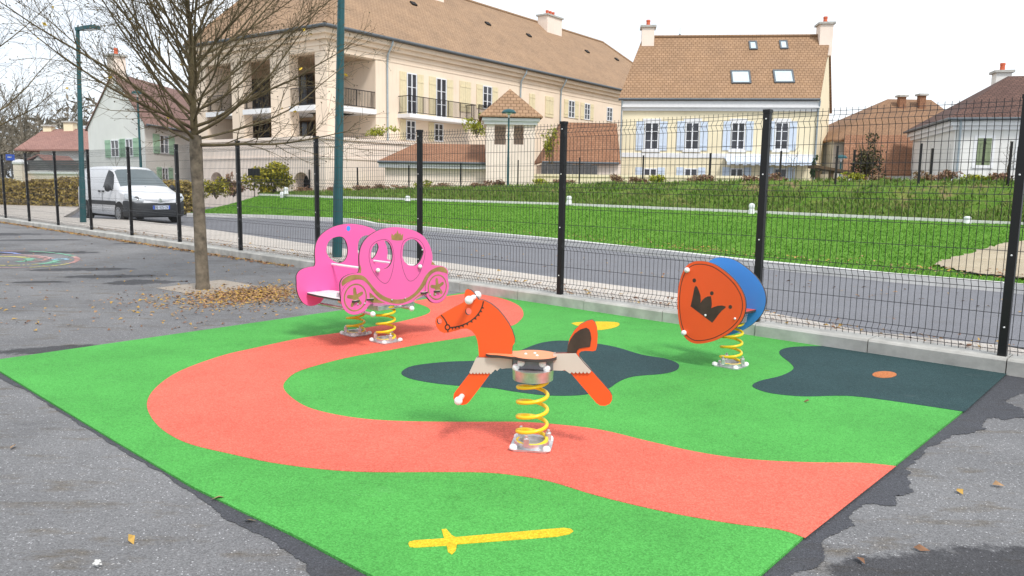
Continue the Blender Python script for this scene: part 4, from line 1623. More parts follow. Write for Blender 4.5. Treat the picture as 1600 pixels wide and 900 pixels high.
m.tube([GT.at(0, gz0 - .06, .07), GT.at(g1, gz0 - .06, .07)], .06, 8)
m.build('gutter', M['gutter'], gar, smooth_deg=60)
sa = W(846, 275, 40)
sl0, sl1 = W(846, 253, 40), W(934, 255, 40)
m = MB()
nsl = 9
for k in range(nsl):
    t = k / nsl
    p = sl0 + (sl1 - sl0) * t
    m.frame((p.x, p.y, GZ), (sl1 - sl0) * (1 / nsl - .004), (0, .05, 0), (0, 0, p.z - GZ + random.uniform(-.12, .02)))
o = m.build('screen_fence', M['slatgrey'])
tag(o, 'dark grey privacy screen panels standing below the steep tiled roof', 'fence')
m = MB()
p0_, p1_ = W(830, 275.5, 38.5), W(1192, 279, 38.5)
m.frame((p0_.x, p0_.y, GZ), p1_ - p0_, (0, .3, 0), (0, 0, p0_.z - GZ))
m.frame((p0_.x - .04, p0_.y - .05, p0_.z + .001), (p1_ - p0_) + Vector((.08, 0, 0)), (0, .4, 0), (0, 0, .12))
o = m.build('low_wall', M['buff'])
tag(o, 'low cream garden wall with coping running along the top of the bank', 'wall')
m = MB()
p0_, p1_ = W(560, 292, 43.5), W(760, 292, 43.5)

# ---------------------------------------------------------------- cream house with blue shutters
hd = Vector((math.sin(math.radians(27)), math.cos(math.radians(27)), 0))     # depth direction of the plan
h0, h1 = W(968, 154.5, 48.6), W(1281, 152, 47.2)
HP = Plane(h0, (h1 - h0))
if HP.n.y > 0:
    HP.n = -HP.n
LH = (V3(h1, 0) - V3(h0, 0)).length
zh = (h0.z + h1.z) / 2
house = thing('shuttered_house', 'cream house with pale blue shutters, four roof windows and two end chimneys', 'house', (h0.x, h0.y, GZ))
DH = 8.4
at_h = lambda s, dep, z: HP.at(s, z) + hd * dep
w0, w1 = .12, LH - .12
m = MB()
fo4 = [at_h(w0, .35, 0), at_h(w1, .35, 0), at_h(w1, DH - .35, 0), at_h(w0, DH - .35, 0)]
zr_h = W(1150, 58, 48 + DH / 2 * .9).z
zg_ = zh - .12
gx = [V3(fo4[0], GZ), V3(fo4[1], GZ), V3(fo4[2], GZ), V3(fo4[3], GZ), V3(fo4[0], zg_), V3(fo4[1], zg_), V3(fo4[2], zg_), V3(fo4[3], zg_), V3(at_h(w0, DH / 2, 0), zr_h - .32), V3(at_h(w1, DH / 2, 0), zr_h - .32)]
m.add(gx, [(0, 1, 5, 4), (1, 2, 6, 9, 5), (2, 3, 7, 6), (3, 0, 4, 8, 7), (4, 5, 9, 8), (6, 7, 8, 9), (3, 2, 1, 0)])
m.build('wall', M['buff'], house)
rA, rB = V3(at_h(0, DH / 2, 0), zr_h), V3(at_h(LH - .02, DH / 2, 0), zr_h)
eA, eB = V3(at_h(-.06, 0, 0), zh), V3(at_h(LH + .02, 0, 0), zh)
# bell-cast: lower part of the slope is a little flatter
slab_roof([[eA, eB, rB, rA], [rA, rB, V3(at_h(LH + .02, DH, 0), zh), V3(at_h(-.06, DH, 0), zh)]], .16).build('roof', M['roof_or'], house)
HW = Plane(at_h(0, .35, 0), HP.u); HW.n = HP.n
m = MB()
m.bx(HW, .05, LH - .05, zh - .55, zh - .17, .003, .3)
m.bx(HW, .1, LH - .1, zh - .75, zh - .551, .003, .14)
m.build('cornice', M['trim'], house)
zb_h = HW.on(1125, 247)[1]
m = MB()
m.bx(HW, w0, w1, zb_h, zb_h + .28, .003, .05)
m.build('string_course', M['trim'], house)
m = MB()
m.tube([eA + HP.n * .07 - Vector((0, 0, .08)), eB + HP.n * .07 - Vector((0, 0, .08))], .075, 8)
m.build('gutter', M['gutter'], house, smooth_deg=60)
for x in (970.5, 1276):
    a_ = HW.on(x, 200)[0]
    MB().tube([HW.at(a_, zh - .15, .4), HW.at(a_, zh - .8, .12), HW.at(a_, GZ, .1)], .05, 8).build('downpipe', M['zinc'], house, smooth_deg=60)
for xc in (1018, 1081.5, 1153, 1221):
    a0_, z0_ = HW.on(xc - 12, 234)
    a1_, z1_ = HW.on(xc + 12, 191)
    m = MB()
    m.bx(HW, a0_ - .12, a1_ + .12, z1_ + .003, z1_ + .22, .003, .045)
    m.bx(HW, a0_ - .12, a1_ + .12, z0_ - .14, z0_ - .003, .003, .1)
    build_each(m, 'window_trim', M['trim'], house)
    window(house, HW, a0_, a1_, z0_, z1_, 2, 3)
    for sg, q in ((-1, a0_), (1, a1_)):
        b0, b1 = sorted((q + sg * .04, q + sg * (.04 + (a1_ - a0_) * .54)))
        shutter(house, HW, b0, b1, z0_ - .04, z1_ + .06, 'shut_blue')
for xc in (1015.5, 1079, 1150.5, 1219):
    a0_, z0_ = HW.on(xc - 11, 290)
    a1_, z1_ = HW.on(xc + 11, 263)
    window(house, HW, a0_, a1_, z0_, z1_, 2, 2)
    for sg, q in ((-1, a0_), (1, a1_)):
        b0, b1 = sorted((q + sg * .04, q + sg * (.04 + (a1_ - a0_) * .54)))
        shutter(house, HW, b0, b1, z0_ - .04, z1_ + .06, 'shut_blue')
a0_, z0_ = HW.on(1131, 258)
a1_, z1_ = HW.on(1268, 251)
m = MB()
m.add([HW.at(a0_, z1_ + .1, .05), HW.at(a1_, z1_ + .1, .05), HW.at(a1_, z0_ + .12, 1.2), HW.at(a0_, z0_ + .12, 1.2), HW.at(a0_, z1_ + .16, .05), HW.at(a1_, z1_ + .16, .05), HW.at(a1_, z0_ + .18, 1.2), HW.at(a0_, z0_ + .18, 1.2)],
      [(0, 1, 2, 3), (7, 6, 5, 4), (0, 4, 5, 1), (1, 5, 6, 2), (2, 6, 7, 3), (3, 7, 4, 0)])
nn_ = 22
for k in range(nn_):
    x0_, x1_ = a0_ + (a1_ - a0_) * k / nn_, a0_ + (a1_ - a0_) * (k + .94) / nn_
    m.bx(HW, x0_, x1_, z0_ - .02 + .04 * (k % 2), z0_ + .115, 1.18, 1.2)
m.build('awning', M['shut_blue'], house)
MB().tube([rA + Vector((0, 0, .02)), rB + Vector((0, 0, .02))], .11, 8).build('ridge_tiles', M['roof_or'], house, smooth_deg=60)
# roof windows
hn = (eB - eA).cross(rA - eA).normalized()
hn = hn if hn.z > 0 else -hn
hup = (rA + (rB - rA) * .5 - eA - (eB - eA) * .5).normalized()
hup = hn.cross((eB - eA).normalized())
hup = hup if hup.z > 0 else -hup
hu = (eB - eA).normalized()


def on_h(px, py):
    r = ray(px, py)
    o = Vector((0, 0, HC))
    return o + r * ((eA - o).dot(hn) / r.dot(hn))


for x0, x1, y0, y1 in ((1143, 1178, 111, 131), (1210, 1246, 110, 130), (1171, 1188, 65, 78), (1219, 1236, 64, 77)):
    a_, b_, c_ = on_h(x0, y1), on_h(x1 - 4, y1), on_h(x0 + 3, y0)
    w, h = (b_ - a_).dot(hu), (c_ - a_).dot(hup)
    f = .1
    m = MB()
    m.frame(a_ - hn * .02, hu * w, hup * f, hn * .1)
    m.frame(a_ - hn * .02 + hup * (h - f), hu * w, hup * f, hn * .1)
    m.frame(a_ - hn * .02 + hup * f, hu * f, hup * (h - 2 * f), hn * .098)
    m.frame(a_ - hn * .02 + hup * f + hu * (w - f), hu * f, hup * (h - 2 * f), hn * .098)
    o = m.build('roof_window', M['gutter'], house)
    m = MB()
    m.frame(a_ + hup * f * .5 + hu * f * .5, hu * (w - f), hup * (h - f), hn * .05)
    m.build('pane', M['skyglass'], o)
for s_, xp, zt_px in ((.35, 1010, 45), (LH - .4, 1281, 40)):
    p = at_h(s_, DH / 2 - .1, 0)
    zt_ = W(xp, zt_px, p.y).z
    chimney(house, p, .8, 1.0, zr_h - 1.3, zt_, HP.u, 'podium', 1)

# ---------------------------------------------------------------- white house at the right edge
q0 = W(1494, 190, 38)
dF = Vector((math.sin(math.radians(78)), -math.cos(math.radians(78)), 0))
dF = Vector((math.cos(math.radians(15)), -math.sin(math.radians(15)), 0))
dS = Vector((math.sin(math.radians(15)), math.cos(math.radians(15)), 0))
QP = Plane(q0, dF)
if QP.n.y > 0:
    QP.n = -QP.n
wh = thing('white_house', 'white rendered house with plum hip roof and sage green shutters', 'house', (q0.x, q0.y, GZ))
LQ, DQ = 9.5, 8.5
ze_q = W(1507, 184, 37.6).z
m = MB()
m.frame(V3(q0, GZ), dF * LQ, dS * DQ, Vector((0, 0, ze_q - .1 - GZ)))
m.build('wall', M['whitew'], wh)
o_ = .45
e4 = [V3(q0 + dF * a - dS * b, ze_q) for a, b in ((-o_, o_), (LQ + o_, o_))] + [V3(q0 + dF * a + dS * b, ze_q) for a, b in ((LQ + o_, DQ + o_), (-o_, DQ + o_))]
pk = W(1553, 122, 42)
pkA = V3(q0 + dF * (LQ / 2 - 1.4) + dS * (DQ / 2), pk.z)
pkB = V3(q0 + dF * (LQ / 2 + .6) + dS * (DQ / 2), pk.z)
slab_roof([[e4[0], e4[1], pkB, pkA], [e4[1], e4[2], pkB], [e4[2], e4[3], pkA, pkB], [e4[3], e4[0], pkA]], .1).build('roof', M['roof_dark'], wh)
m = MB()
m.frame(V3(q0 - dF * .3 - dS * .3, ze_q - .35), dF * (LQ + .6), dS * (DQ + .6), Vector((0, 0, .24)))
m.frame(V3(q0 - dF * .15 - dS * .15, ze_q - .55), dF * (LQ + .3), dS * (DQ + .3), Vector((0, 0, .199)))
m.build('cornice', M['trim'], wh)
m = MB()
ee = [p + Vector((0, 0, -.06)) for p in e4]
m.tube([ee[3], ee[0], ee[1]], .07, 8)
m.build('gutter', M['gutter'], wh, smooth_deg=40)
a_ = QP.on(1502, 230)[0]
MB().tube([QP.at(.1, ze_q - .1, .4), QP.at(.2, ze_q - .7, .1), QP.at(.2, GZ, .1)], .05, 8).build('downpipe', M['zinc'], wh, smooth_deg=60)
for x0, x1 in ((1524, 1550), (1588, 1612)):
    a0_, z0_ = QP.on(x0, 258)
    a1_, z1_ = QP.on(x1, 216)
    m = MB()
    m.bx(QP, a0_ - .15, a1_ + .15, z1_, z1_ + .14, .003, .03)
    m.bx(QP, a0_ - .15, a1_ + .15, z0_ - .14, z0_, .003, .06)
    m.bx(QP, a0_ - .15, a0_ - .003, z0_ + .003, z1_ - .003, .003, .03)
    m.bx(QP, a1_ + .003, a1_ + .15, z0_ + .003, z1_ - .003, .003, .03)
    build_each(m, 'window_trim', M['trim'], wh)
    am = (a0_ + a1_) / 2
    m = MB().bx(QP, a0_ + .01, a1_ - .01, z0_, z1_, .002, .008)
    m.build('window', M['dark'], wh)
    shutter(wh, QP, a0_, am - .06, z0_, z1_, 'shut_green')
    shutter(wh, QP, am + .06, a1_, z0_, z1_, 'shut_green')
p = W(1565, 120, 43)
chimney(wh, p, .75, .75, pk.z - 1.2, W(1565, 115, 43).z, dF, 'whitew', 1)

# ---------------------------------------------------------------- brown hip-roofed house in the middle right
b0, b1 = W(1316, 272, 46), W(1478, 272, 46)
BP = Plane(b0, (b1 - b0))
if BP.n.y > 0:
    BP.n = -BP.n
bh = thing('brown_roof_house', 'house with broad brown hip roof and steep brick coloured lower roof', 'house', (b0.x, b0.y, GZ))
f = lambda x, y, D: W(x, y, D)
LB = (b1 - b0).length
m = MB()
m.bx(BP, .1, LB - .3, GZ, b0.z + .05, -6, -.1)
zl = W(1300, 218, 50).z
m.frame(V3(W(1303, 222, 50.5), GZ), (b1 - b0) * 1.2, (0, 9, 0), Vector((0, 0, zl - GZ)))
m.build('wall', M['whitew'], bh)
slab_roof([[f(1317, 272, 46), f(1478, 272, 46), f(1459, 211, 47.6), f(1320, 211, 47.6)], [f(1317, 272, 46), f(1320, 211, 47.6), f(1320, 211, 50), f(1317, 272, 50)], [f(1478, 272, 46), f(1459, 211, 47.6), f(1459, 211, 50), f(1478, 272, 50)], [f(1320, 211, 47.6), f(1459, 211, 47.6), f(1459, 211, 50), f(1320, 211, 50)]], .1).build('lower_roof', M['roof_brick'], bh)
rz_ = f(1400, 155, 55)
ra, rb = V3(f(1387, 155, 55), rz_.z), V3(f(1455, 155, 55), rz_.z)
ea, eb = V3(f(1300, 222, 50), zl), V3(f(1545, 222, 50), zl)
slab_roof([[ea, eb, rb, ra], [eb, eb + Vector((0, 11, 0)), rb], [ea + Vector((0, 11, 0)), ea, ra], [ea + Vector((0, 11, 0)), ra, rb, eb + Vector((0, 11, 0))]], .12).build('roof', M['roof_brown'], bh)
for x, yt in ((1408.5, 152), (1439.5, 150)):
    p = f(x, 160, 54)
    chimney(bh, p, .42, .42, rz_.z - 2.2, W(x, yt, 54).z, Vector((1, 0, 0)), 'roof_brick', 0)
# far small house between the cream house and the brown roof
p0_ = f(1290, 245, 66)
m = MB()
zz_ = f(1290, 222, 66).z
m.box((p0_.x + 1.5, p0_.y + 3, (zz_ + GZ) / 2), (5, 6, zz_ - GZ))
fh = thing('gabled_house', 'small far house with brown gable roof beside the cream house', 'house', (p0_.x, p0_.y, GZ))
m.build('wall', M['whitew'], fh)
zt_ = f(1312, 201, 66).z
c_ = Vector((p0_.x + 1.5, p0_.y + 3, 0))
slab_roof([[V3(c_ + Vector((-2.8, -3.2, 0)), zz_ - .1), V3(c_ + Vector((-2.8, 3.2, 0)), zz_ - .1), V3(c_ + Vector((-.3, 3.2, 0)), zt_), V3(c_ + Vector((-.3, -3.2, 0)), zt_)], [V3(c_ + Vector((2.8, -3.2, 0)), zz_ - .1), V3(c_ + Vector((2.8, 3.2, 0)), zz_ - .1), V3(c_ + Vector((-.3, 3.2, 0)), zt_), V3(c_ + Vector((-.3, -3.2, 0)), zt_)]], .12).build('roof', M['roof_brown'], fh)
m = MB()
m.add([V3(c_ + Vector((-2.5, -3, 0)), zz_ - .02), V3(c_ + Vector((2.5, -3, 0)), zz_ - .02), V3(c_ + Vector((-.3, -3, 0)), zt_ - .1), V3(c_ + Vector((-2.5, -2.9, 0)), zz_ - .02), V3(c_ + Vector((2.5, -2.9, 0)), zz_ - .02), V3(c_ + Vector((-.3, -2.9, 0)), zt_ - .1)], [(0, 1, 2), (5, 4, 3), (0, 3, 4, 1), (1, 4, 5, 2), (2, 5, 3, 0)])
m.build('gable', M['roof_brown'], fh)
p_ = f(1062, 60, 190)
o = MB().lathe([(1.0, 0), (.9, .5), (.16, 5.2), (.12, 6.2), (.3, 6.3), (.04, 6.6), (.03, 8)], (p_.x, p_.y, p_.z - 5.5), 8).build('church_spire', M['gutter'])
tag(o, 'thin grey spire tip poking up behind the cream house roof', 'spire')
o.location.z = 0
m = MB().box((p_.x, p_.y, (p_.z - 5.5 + GZ) / 2), (2.4, 2.4, p_.z - 5.5 - GZ))
m.build('spire_tower', M['whitew'], o)

# ---------------------------------------------------------------- white gabled house behind the van
gL, gR = W(137, 200, 52), W(225, 192, 47)
gd = Vector((gR - gL)); gd.z = 0; gd.normalize()
gside = Vector((-gd.y, gd.x, 0))
if gside.x < 0:
    gside = -gside
lf = W(330, 200, 57)
sd = Vector((lf - gR)); sd.z = 0
LS = 14.0
sd.normalize()
mh = thing('white_gable_house', 'white house behind the van with mauve tile roof and mint shutters', 'house', (gR.x, gR.y, GZ))
zeg = gR.z
apx = W(183, 116, 49.5)
wg = (V3(gR, 0) - V3(gL, 0)).length
mid_g = V3(gL, 0) + gd * wg * .52
m = MB()
A, B2 = V3(gL, GZ), V3(gR, GZ)
vs = [A, B2, V3(gR, zeg), V3(mid_g, apx.z), V3(gL, zeg)]
vs += [v + sd * LS for v in vs]
m.add(vs, [(0, 1, 2, 3, 4), (9, 8, 7, 6, 5), (0, 5, 6, 1), (1, 6, 7, 2), (2, 7, 8, 3), (3, 8, 9, 4), (4, 9, 5, 0)])
m.build('wall', M['whitew'], mh)
ovn = -sd * .12
pA, pB, pC = V3(gR, zeg) + gd * .3 + Vector((0, 0, -.12)), V3(mid_g, apx.z + .12), V3(gL, zeg) - gd * .3 + Vector((0, 0, -.12))
slab_roof([[pA + ovn, pA + sd * LS, pB + sd * LS, pB + ovn], [pB + ovn, pB + sd * LS, pC + sd * LS, pC + ovn]], .1).build('roof', M['roof_mauve'], mh)
GS = Plane(gR, sd)
if GS.n.dot(Vector((gR.x, gR.y, 0))) > 0:
    GS.n = -GS.n
GF = Plane(gL, gd)
if GF.n.dot(Vector((gR.x, gR.y, 0))) > 0:
    GF.n = -GF.n
for x0, x1, y0, y1 in ((175, 186, 218, 246), (198, 208, 216, 245)):
    a0_, z0_ = GF.on(x0, y1)
    a1_, z1_ = GF.on(x1, y0)
    w = (a1_ - a0_)
    window(mh, GF, a0_, a1_, z0_, z1_, 2, 2)
    shutter(mh, GF, a0_ - w * .7 - .04, a0_ - .04, z0_, z1_, 'shut_mint')
    shutter(mh, GF, a1_ + .04, a1_ + w * .7 + .04, z0_, z1_, 'shut_mint')
for x0, x1, y0, y1 in ((250, 262, 212, 240), (253, 262, 262, 282)):
    a0_, z0_ = GS.on(x0, y1)
    a1_, z1_ = GS.on(x1, y0)
    w = (a1_ - a0_)
    window(mh, GS, a0_, a1_, z0_, z1_, 2, 2)
    shutter(mh, GS, a0_ - w * .7 - .04, a0_ - .04, z0_, z1_, 'shut_mint')
    shutter(mh, GS, a1_ + .04, a1_ + w * .7 + .04, z0_, z1_, 'shut_mint')
chimney(mh, V3(mid_g, 0) + sd * .5, .8, .8, apx.z - .6, apx.z + 1.1, gd, 'podium', 1)
MB().tube([pA + gd * .06, pA + gd * .06 + sd * LS], .07, 8).build('gutter', M['gutter'], mh, smooth_deg=60)
# ---------------------------------------------------------------- pink roofed house, far left
k0, k1 = W(22, 233, 64), W(152, 233, 64)
ph = thing('pink_roof_house', 'low white house with faded pink tile roof at the far left', 'house', (k0.x, k0.y, GZ))
m = MB()
m.frame(V3(W(62, 234, 64.5), GZ), V3(W(158, 234, 64.5), 0) - V3(W(62, 234, 64.5), 0), (0, 6, 0), Vector((0, 0, k0.z - GZ)))
m.build('wall', M['whitew'], ph)
rz_ = W(100, 203, 68)
slab_roof([[k0, k1 + Vector((1.5, 0, 0)), V3(W(158, 196, 68), rz_.z + .2), V3(W(68, 204, 68), rz_.z)], [k0, V3(W(68, 204, 68), rz_.z), V3(k0 + Vector((0, 8, 0)), k0.z)]], .12).build('roof', M['roof_pink'], ph)
KP = Plane(W(62, 234, 64.5), (1, 0, 0))
KP.n = Vector((0, -1, 0))
for x0, x1 in ((74, 79), (98, 103)):
    a0_, z0_ = KP.on(x0, 262)
    a1_, z1_ = KP.on(x1, 247)
    window(ph, KP, a0_, a1_, z0_, z1_, 2, 2)
    shutter(ph, KP, a0_ - .4, a0_ - .03, z0_, z1_, 'shut_mint')
    shutter(ph, KP, a1_ + .03, a1_ + .4, z0_, z1_, 'shut_mint')
chimney(ph, W(77, 200, 67.9), .7, .7, rz_.z - .8, W(77, 198, 67.9).z, Vector((1, 0, 0)), 'buff', 0)
chimney(ph, W(110, 198, 67.9), .8, .7, rz_.z - .8, W(110, 192, 67.9).z, Vector((1, 0, 0)), 'buff', 0)
# small front gable with its own roof
a1p, a2p, a3p = W(24, 256, 58), W(75, 256, 58), W(60, 243, 58)
fg = thing('grey_gable_shed', 'small grey gabled shed with pink roof in front of the pink roofed house', 'shed', (a1p.x, a1p.y, GZ))
m = MB()
gl_ = W(46, 257, 58)
m.add([V3(gl_, GZ), V3(a2p, GZ), V3(a2p, a2p.z), V3(a3p, a3p.z), V3(gl_, gl_.z)] + [V3(p, z) + Vector((0, 4, 0)) for p, z in ((gl_, GZ), (a2p, GZ), (a2p, a2p.z), (a3p, a3p.z), (gl_, gl_.z))], [(0, 1, 2, 3, 4), (9, 8, 7, 6, 5), (0, 5, 6, 1), (1, 6, 7, 2), (2, 7, 8, 3), (3, 8, 9, 4), (4, 9, 5, 0)])
m.build('wall', M['kerb'], fg)
slab_roof([[V3(gl_, gl_.z) + Vector((-1, -.1, 0)), V3(a3p, a3p.z + .1) + Vector((0, -.1, 0)), V3(a3p, a3p.z + .1) + Vector((0, 4, 0)), V3(gl_, gl_.z) + Vector((-1, 4, 0))], [V3(a3p, a3p.z + .1) + Vector((0, -.1, 0)), V3(a2p, a2p.z) + Vector((.15, -.1, 0)), V3(a2p, a2p.z) + Vector((.15, 4, 0)), V3(a3p, a3p.z + .1) + Vector((0, 4, 0))]], .1).build('roof', M['roof_pink'], fg)
# boundary wall with white coping, pillar, dark slatted screen
c0, c1 = W(37, 271, 44), W(136, 271, 42)
m = MB()
m.frame(V3(c0, GZ), V3(c1, 0) - V3(c0, 0), (0, .22, 0), Vector((0, 0, c0.z - GZ)))
bw = m.build('boundary_wall', M['podium'])
tag(bw, 'long grey garden wall with white coping behind the yellow hedge', 'wall')
m = MB()
m.frame(V3(c0, c0.z + .002) - Vector((0, .06, 0)), V3(c1, 0) - V3(c0, 0), (0, .34, 0), Vector((0, 0, .12)))
m.build('coping', M['trim'], bw)
m = MB()
d0 = W(37, 257, 44.3)
for k in range(5):
    m.frame(V3(c0, c0.z + .2 + k * .11) + Vector((0, .08, 0)), V3(c1, 0) - V3(c0, 0), (0, .04, 0), Vector((0, 0, .1)))
m2 = m.build('slat_screen', M['slatgrey'], bw)
p_ = W(31, 256, 43.6)
m = MB().box((p_.x, p_.y, (p_.z + GZ) / 2), (.48, .48, p_.z - GZ))
gp_ = m.build('gate_pillar', M['podium'])
tag(gp_, 'pale square gate pillar with white capstone at the end of the wall', 'pillar')
MB().lathe([(.4, 0), (.4, .1), (.25, .22), (.1, .26)], (p_.x, p_.y, p_.z), 4).build('capstone', M['trim'], gp_)
p_ = W(16, 246, 42)
bs = thing('blue_sign', 'small blue street sign on a thin pole at the left edge', 'sign', (p_.x, p_.y, GZ))
MB().box((p_.x, p_.y, p_.z), (.42, .03, .32), .2).build('sign_plate', M['signblue'], bs)
MB().box((p_.x - .03, p_.y - .022, p_.z + .02), (.2, .008, .06), .2).build('sign_mark', M['trim'], bs)
MB().tube([(p_.x, p_.y + .05, GZ), (p_.x, p_.y + .05, p_.z + .2)], .03, 8).build('pole', M['slatgrey'], bs)

# ================================================================== VAN
vh = Vector((.75, -.66, 0)).normalized()
vs_ = Vector((-vh.y, vh.x, 0))
if vs_.y > 0:
    vs_ = -vs_                      # the side seen from the playground
fwc = G(195, 348.5, 0.0)
VO = fwc + vh * .86 - vs_ * .76     # middle of the front bumper, on the road
VL = lambda x, y, z: VO + vh * x + vs_ * y + Vector((0, 0, z))
van = thing('delivery_van', 'white delivery van with black bumper and side strip parked beyond the fence', 'van', (VO.x, VO.y, 0))
#            x      w    zb   zbelt  ztop  wt
ST = [(.03, .50, .30, .60, .70, .44), (-.05, .70, .24, .66, .80, .60), (-.18, .80, .22, .74, .90, .66), (-.40, .87, .22, .86, .985, .72), (-.75, .895, .22, .95, 1.06, .76), (-1.02, .90, .22, 1.03, 1.13, .77),
      (-1.5, .905, .24, 1.06, 1.50, .70), (-1.78, .905, .24, 1.07, 1.70, .655), (-2.05, .905, .24, 1.07, 1.775, .655), (-2.7, .905, .24, 1.08, 1.80, .67), (-3.6, .905, .26, 1.08, 1.80, .68), (-4.2, .90, .28, 1.08, 1.77, .67), (-4.34, .87, .32, 1.06, 1.70, .64)]


def vsec(st, off=0.0):
    x, w, zb, zl, zt, wt = st
    h = [(w - .05, zb), (w - .005, zb + .10), (w, (zb + zl) * .5), (w - .01, zl), (w * .35 + wt * .65 + .0, zl + (zt - zl) * .62), (wt, zt - min(.07, (zt - zl) * .25)), (wt - .09, zt - .012), (wt * .5, zt + .012), (0, zt + .02)]
    full = h + [(-a, b) for a, b in h[-2::-1]]
    return [(x, a + (off if a > 0 else -off if a < 0 else 0), b + (off if b > zl else 0)) for a, b in full]


secs = [vsec(s) for s in ST]
ns = len(secs[0])
m = MB()
m.add([VL(*p) for s in secs for p in s], [(i * ns + k, i * ns + (k + 1) % ns, (i + 1) * ns + (k + 1) % ns, (i + 1) * ns + k) for i in range(len(secs) - 1) for k in range(ns)] + [tuple(range(ns))[::-1], tuple(range((len(secs) - 1) * ns, len(secs) * ns))])
vb = m.build('body', M['vanw'], van, smooth_deg=38)


def vpt(x, k, off=0.0):
    """point on the van's skin at station x, section index k (may be fractional)"""
    for s0, s1 in zip(ST, ST[1:]):
        if s1[0] <= x <= s0[0]:
            t = (x - s0[0]) / (s1[0] - s0[0])
            a, b = vsec(s0), vsec(s1)
            i = int(k)
            f = k - i
            g = lambda S: Vector(S[i]) * (1 - f) + Vector(S[min(i + 1, ns - 1)]) * f
            p = g(a) * (1 - t) + g(b) * t
            return p
    return Vector(vsec(ST[-1])[int(k)])


def vpatch(rows, off, mat, name, parent):
    """glass or trim following the skin; rows of (x, k)"""
    m = MB()
    q = [[vpt(x, k) for x, k in r] for r in rows]
    c = Vector((-2.1, 0, .9))
    G2 = []
    for r in q:
        o = []
        for p in r:
            d = (p - Vector((p.x - .25 if p.x > -1.0 else p.x + .0, p.y * .2, .75))).normalized()
            o.append(p + d * off)
        G2.append(o)
    nr_, nc_ = len(G2), len(G2[0])
    m.add([VL(*p) for r in G2 for p in r], [(i * nc_ + j, i * nc_ + j + 1, (i + 1) * nc_ + j + 1, (i + 1) * nc_ + j) for i in range(nr_ - 1) for j in range(nc_ - 1)])
    return m.build(name, M[mat], parent, smooth_deg=40)


# windscreen
ws = [[(x, k) for k in (5.25 + .0, 6, 7, 8, 9, 10, 10.75)] for x in (-1.08, -1.3, -1.5, -1.65, -1.76)]
vpatch(ws, .012, 'wscreen', 'windscreen', van)
# front side windows
for side in (1, -1):
    kk = (lambda k: k) if side > 0 else (lambda k: ns - 1 - k)
    q = []
    low, up = (-1.28, -2.12), (-1.66, -2.12)
    for t in (0, .25, .5, .75, 1):
        q.append([(low[0] + (up[0] - low[0]) * t + (low[1] - low[0] + (up[1] - up[0] - low[1] + low[0]) * t) * u, kk(3.1 + 1.72 * t)) for u in (0, .33, .66, 1)])
    vpatch(q, .008, 'vglass', 'side_window', van)
    m = MB()
    y = .905 * side
    m.frame(VL(-1.12, y + side * .002, .56), vh * -2.25, vs_ * side * .02, Vector((0, 0, .13)))
    m.build('side_strip', M['vanb'], van, bevel=.01)
    for xx in (-1.98, -2.28):
        MB().frame(VL(xx, y, .96), vh * -.16, vs_ * side * .03, Vector((0, 0, .05))).build('door_handle', M['vanb'], van, bevel=.01)
    m = MB()
    for xx, z0, z1 in ((-1.1, .38, .95), (-2.16, .32, 1.6), (-3.15, .34, 1.5)):
        m.frame(VL(xx, y + side * .0005, z0), vh * -.012, vs_ * side * .003, Vector((0, 0, min(z1, 1.0) - z0)))
    m.build('door_seam', M['vanb'], van)
    m = MB()
    for k, (rx, ry, rz) in enumerate(((.1, .1, .12),)):
        cpt_ = Vector((-1.36, y + side * .13, 1.10))
        vsx, fsx = [], []
        for i in range(9):
            for j in range(12):
                th, ph_ = PI * i / 8, 2 * PI * j / 12
                vsx.append(VL(cpt_.x + rx * .7 * math.sin(th) * math.cos(ph_), cpt_.y + ry * math.sin(th) * math.sin(ph_), cpt_.z + rz * math.cos(th)))
        m.add(vsx, [(i * 12 + j, i * 12 + (j + 1) % 12, (i + 1) * 12 + (j + 1) % 12, (i + 1) * 12 + j) for i in range(8) for j in range(12)])
    m.tube([VL(-1.36, y - side * .03, 1.05), VL(-1.36, y + side * .08, 1.06)], .03, 8)
    m.build('mirror', M['vanb'], van, smooth_deg=60)
    for ax in (-.86, -3.59):
        wa = MB().lathe([(.365, 0), (.365, .012)], VL(ax, y - side * .004, .32), 28, vs_ * side)
        wa.build('wheel_arch', M['dark'], van)
        wm = MB()
        wm.lathe([(.19, -.1), (.29, -.1), (.315, -.07), (.315, .07), (.29, .1), (.2, .1)], VL(ax, y - side * .07, .315), 30, vs_ * side)
        wh_ = wm.build('wheel', M['tyre'], van, smooth_deg=35)
        rm = MB()
        rm.lathe([(.2, 0), (.2, .012), (.17, .004), (.1, .016), (.05, .024), (.0, .026)], VL(ax, y + side * .032, .315), 24, vs_ * side)
        rm.build('rim', M['rim'], wh_, smooth_deg=35)
        hm = MB()
        for k in range(8):
            qa = 2 * PI * k / 8
            hm.lathe([(.022, 0), (.02, .004)], VL(ax + .145 * math.cos(qa), y + side * .04, .315 + .145 * math.sin(qa)), 8, vs_ * side)
        hm.build('rim_slots', M['dark'], wh_)
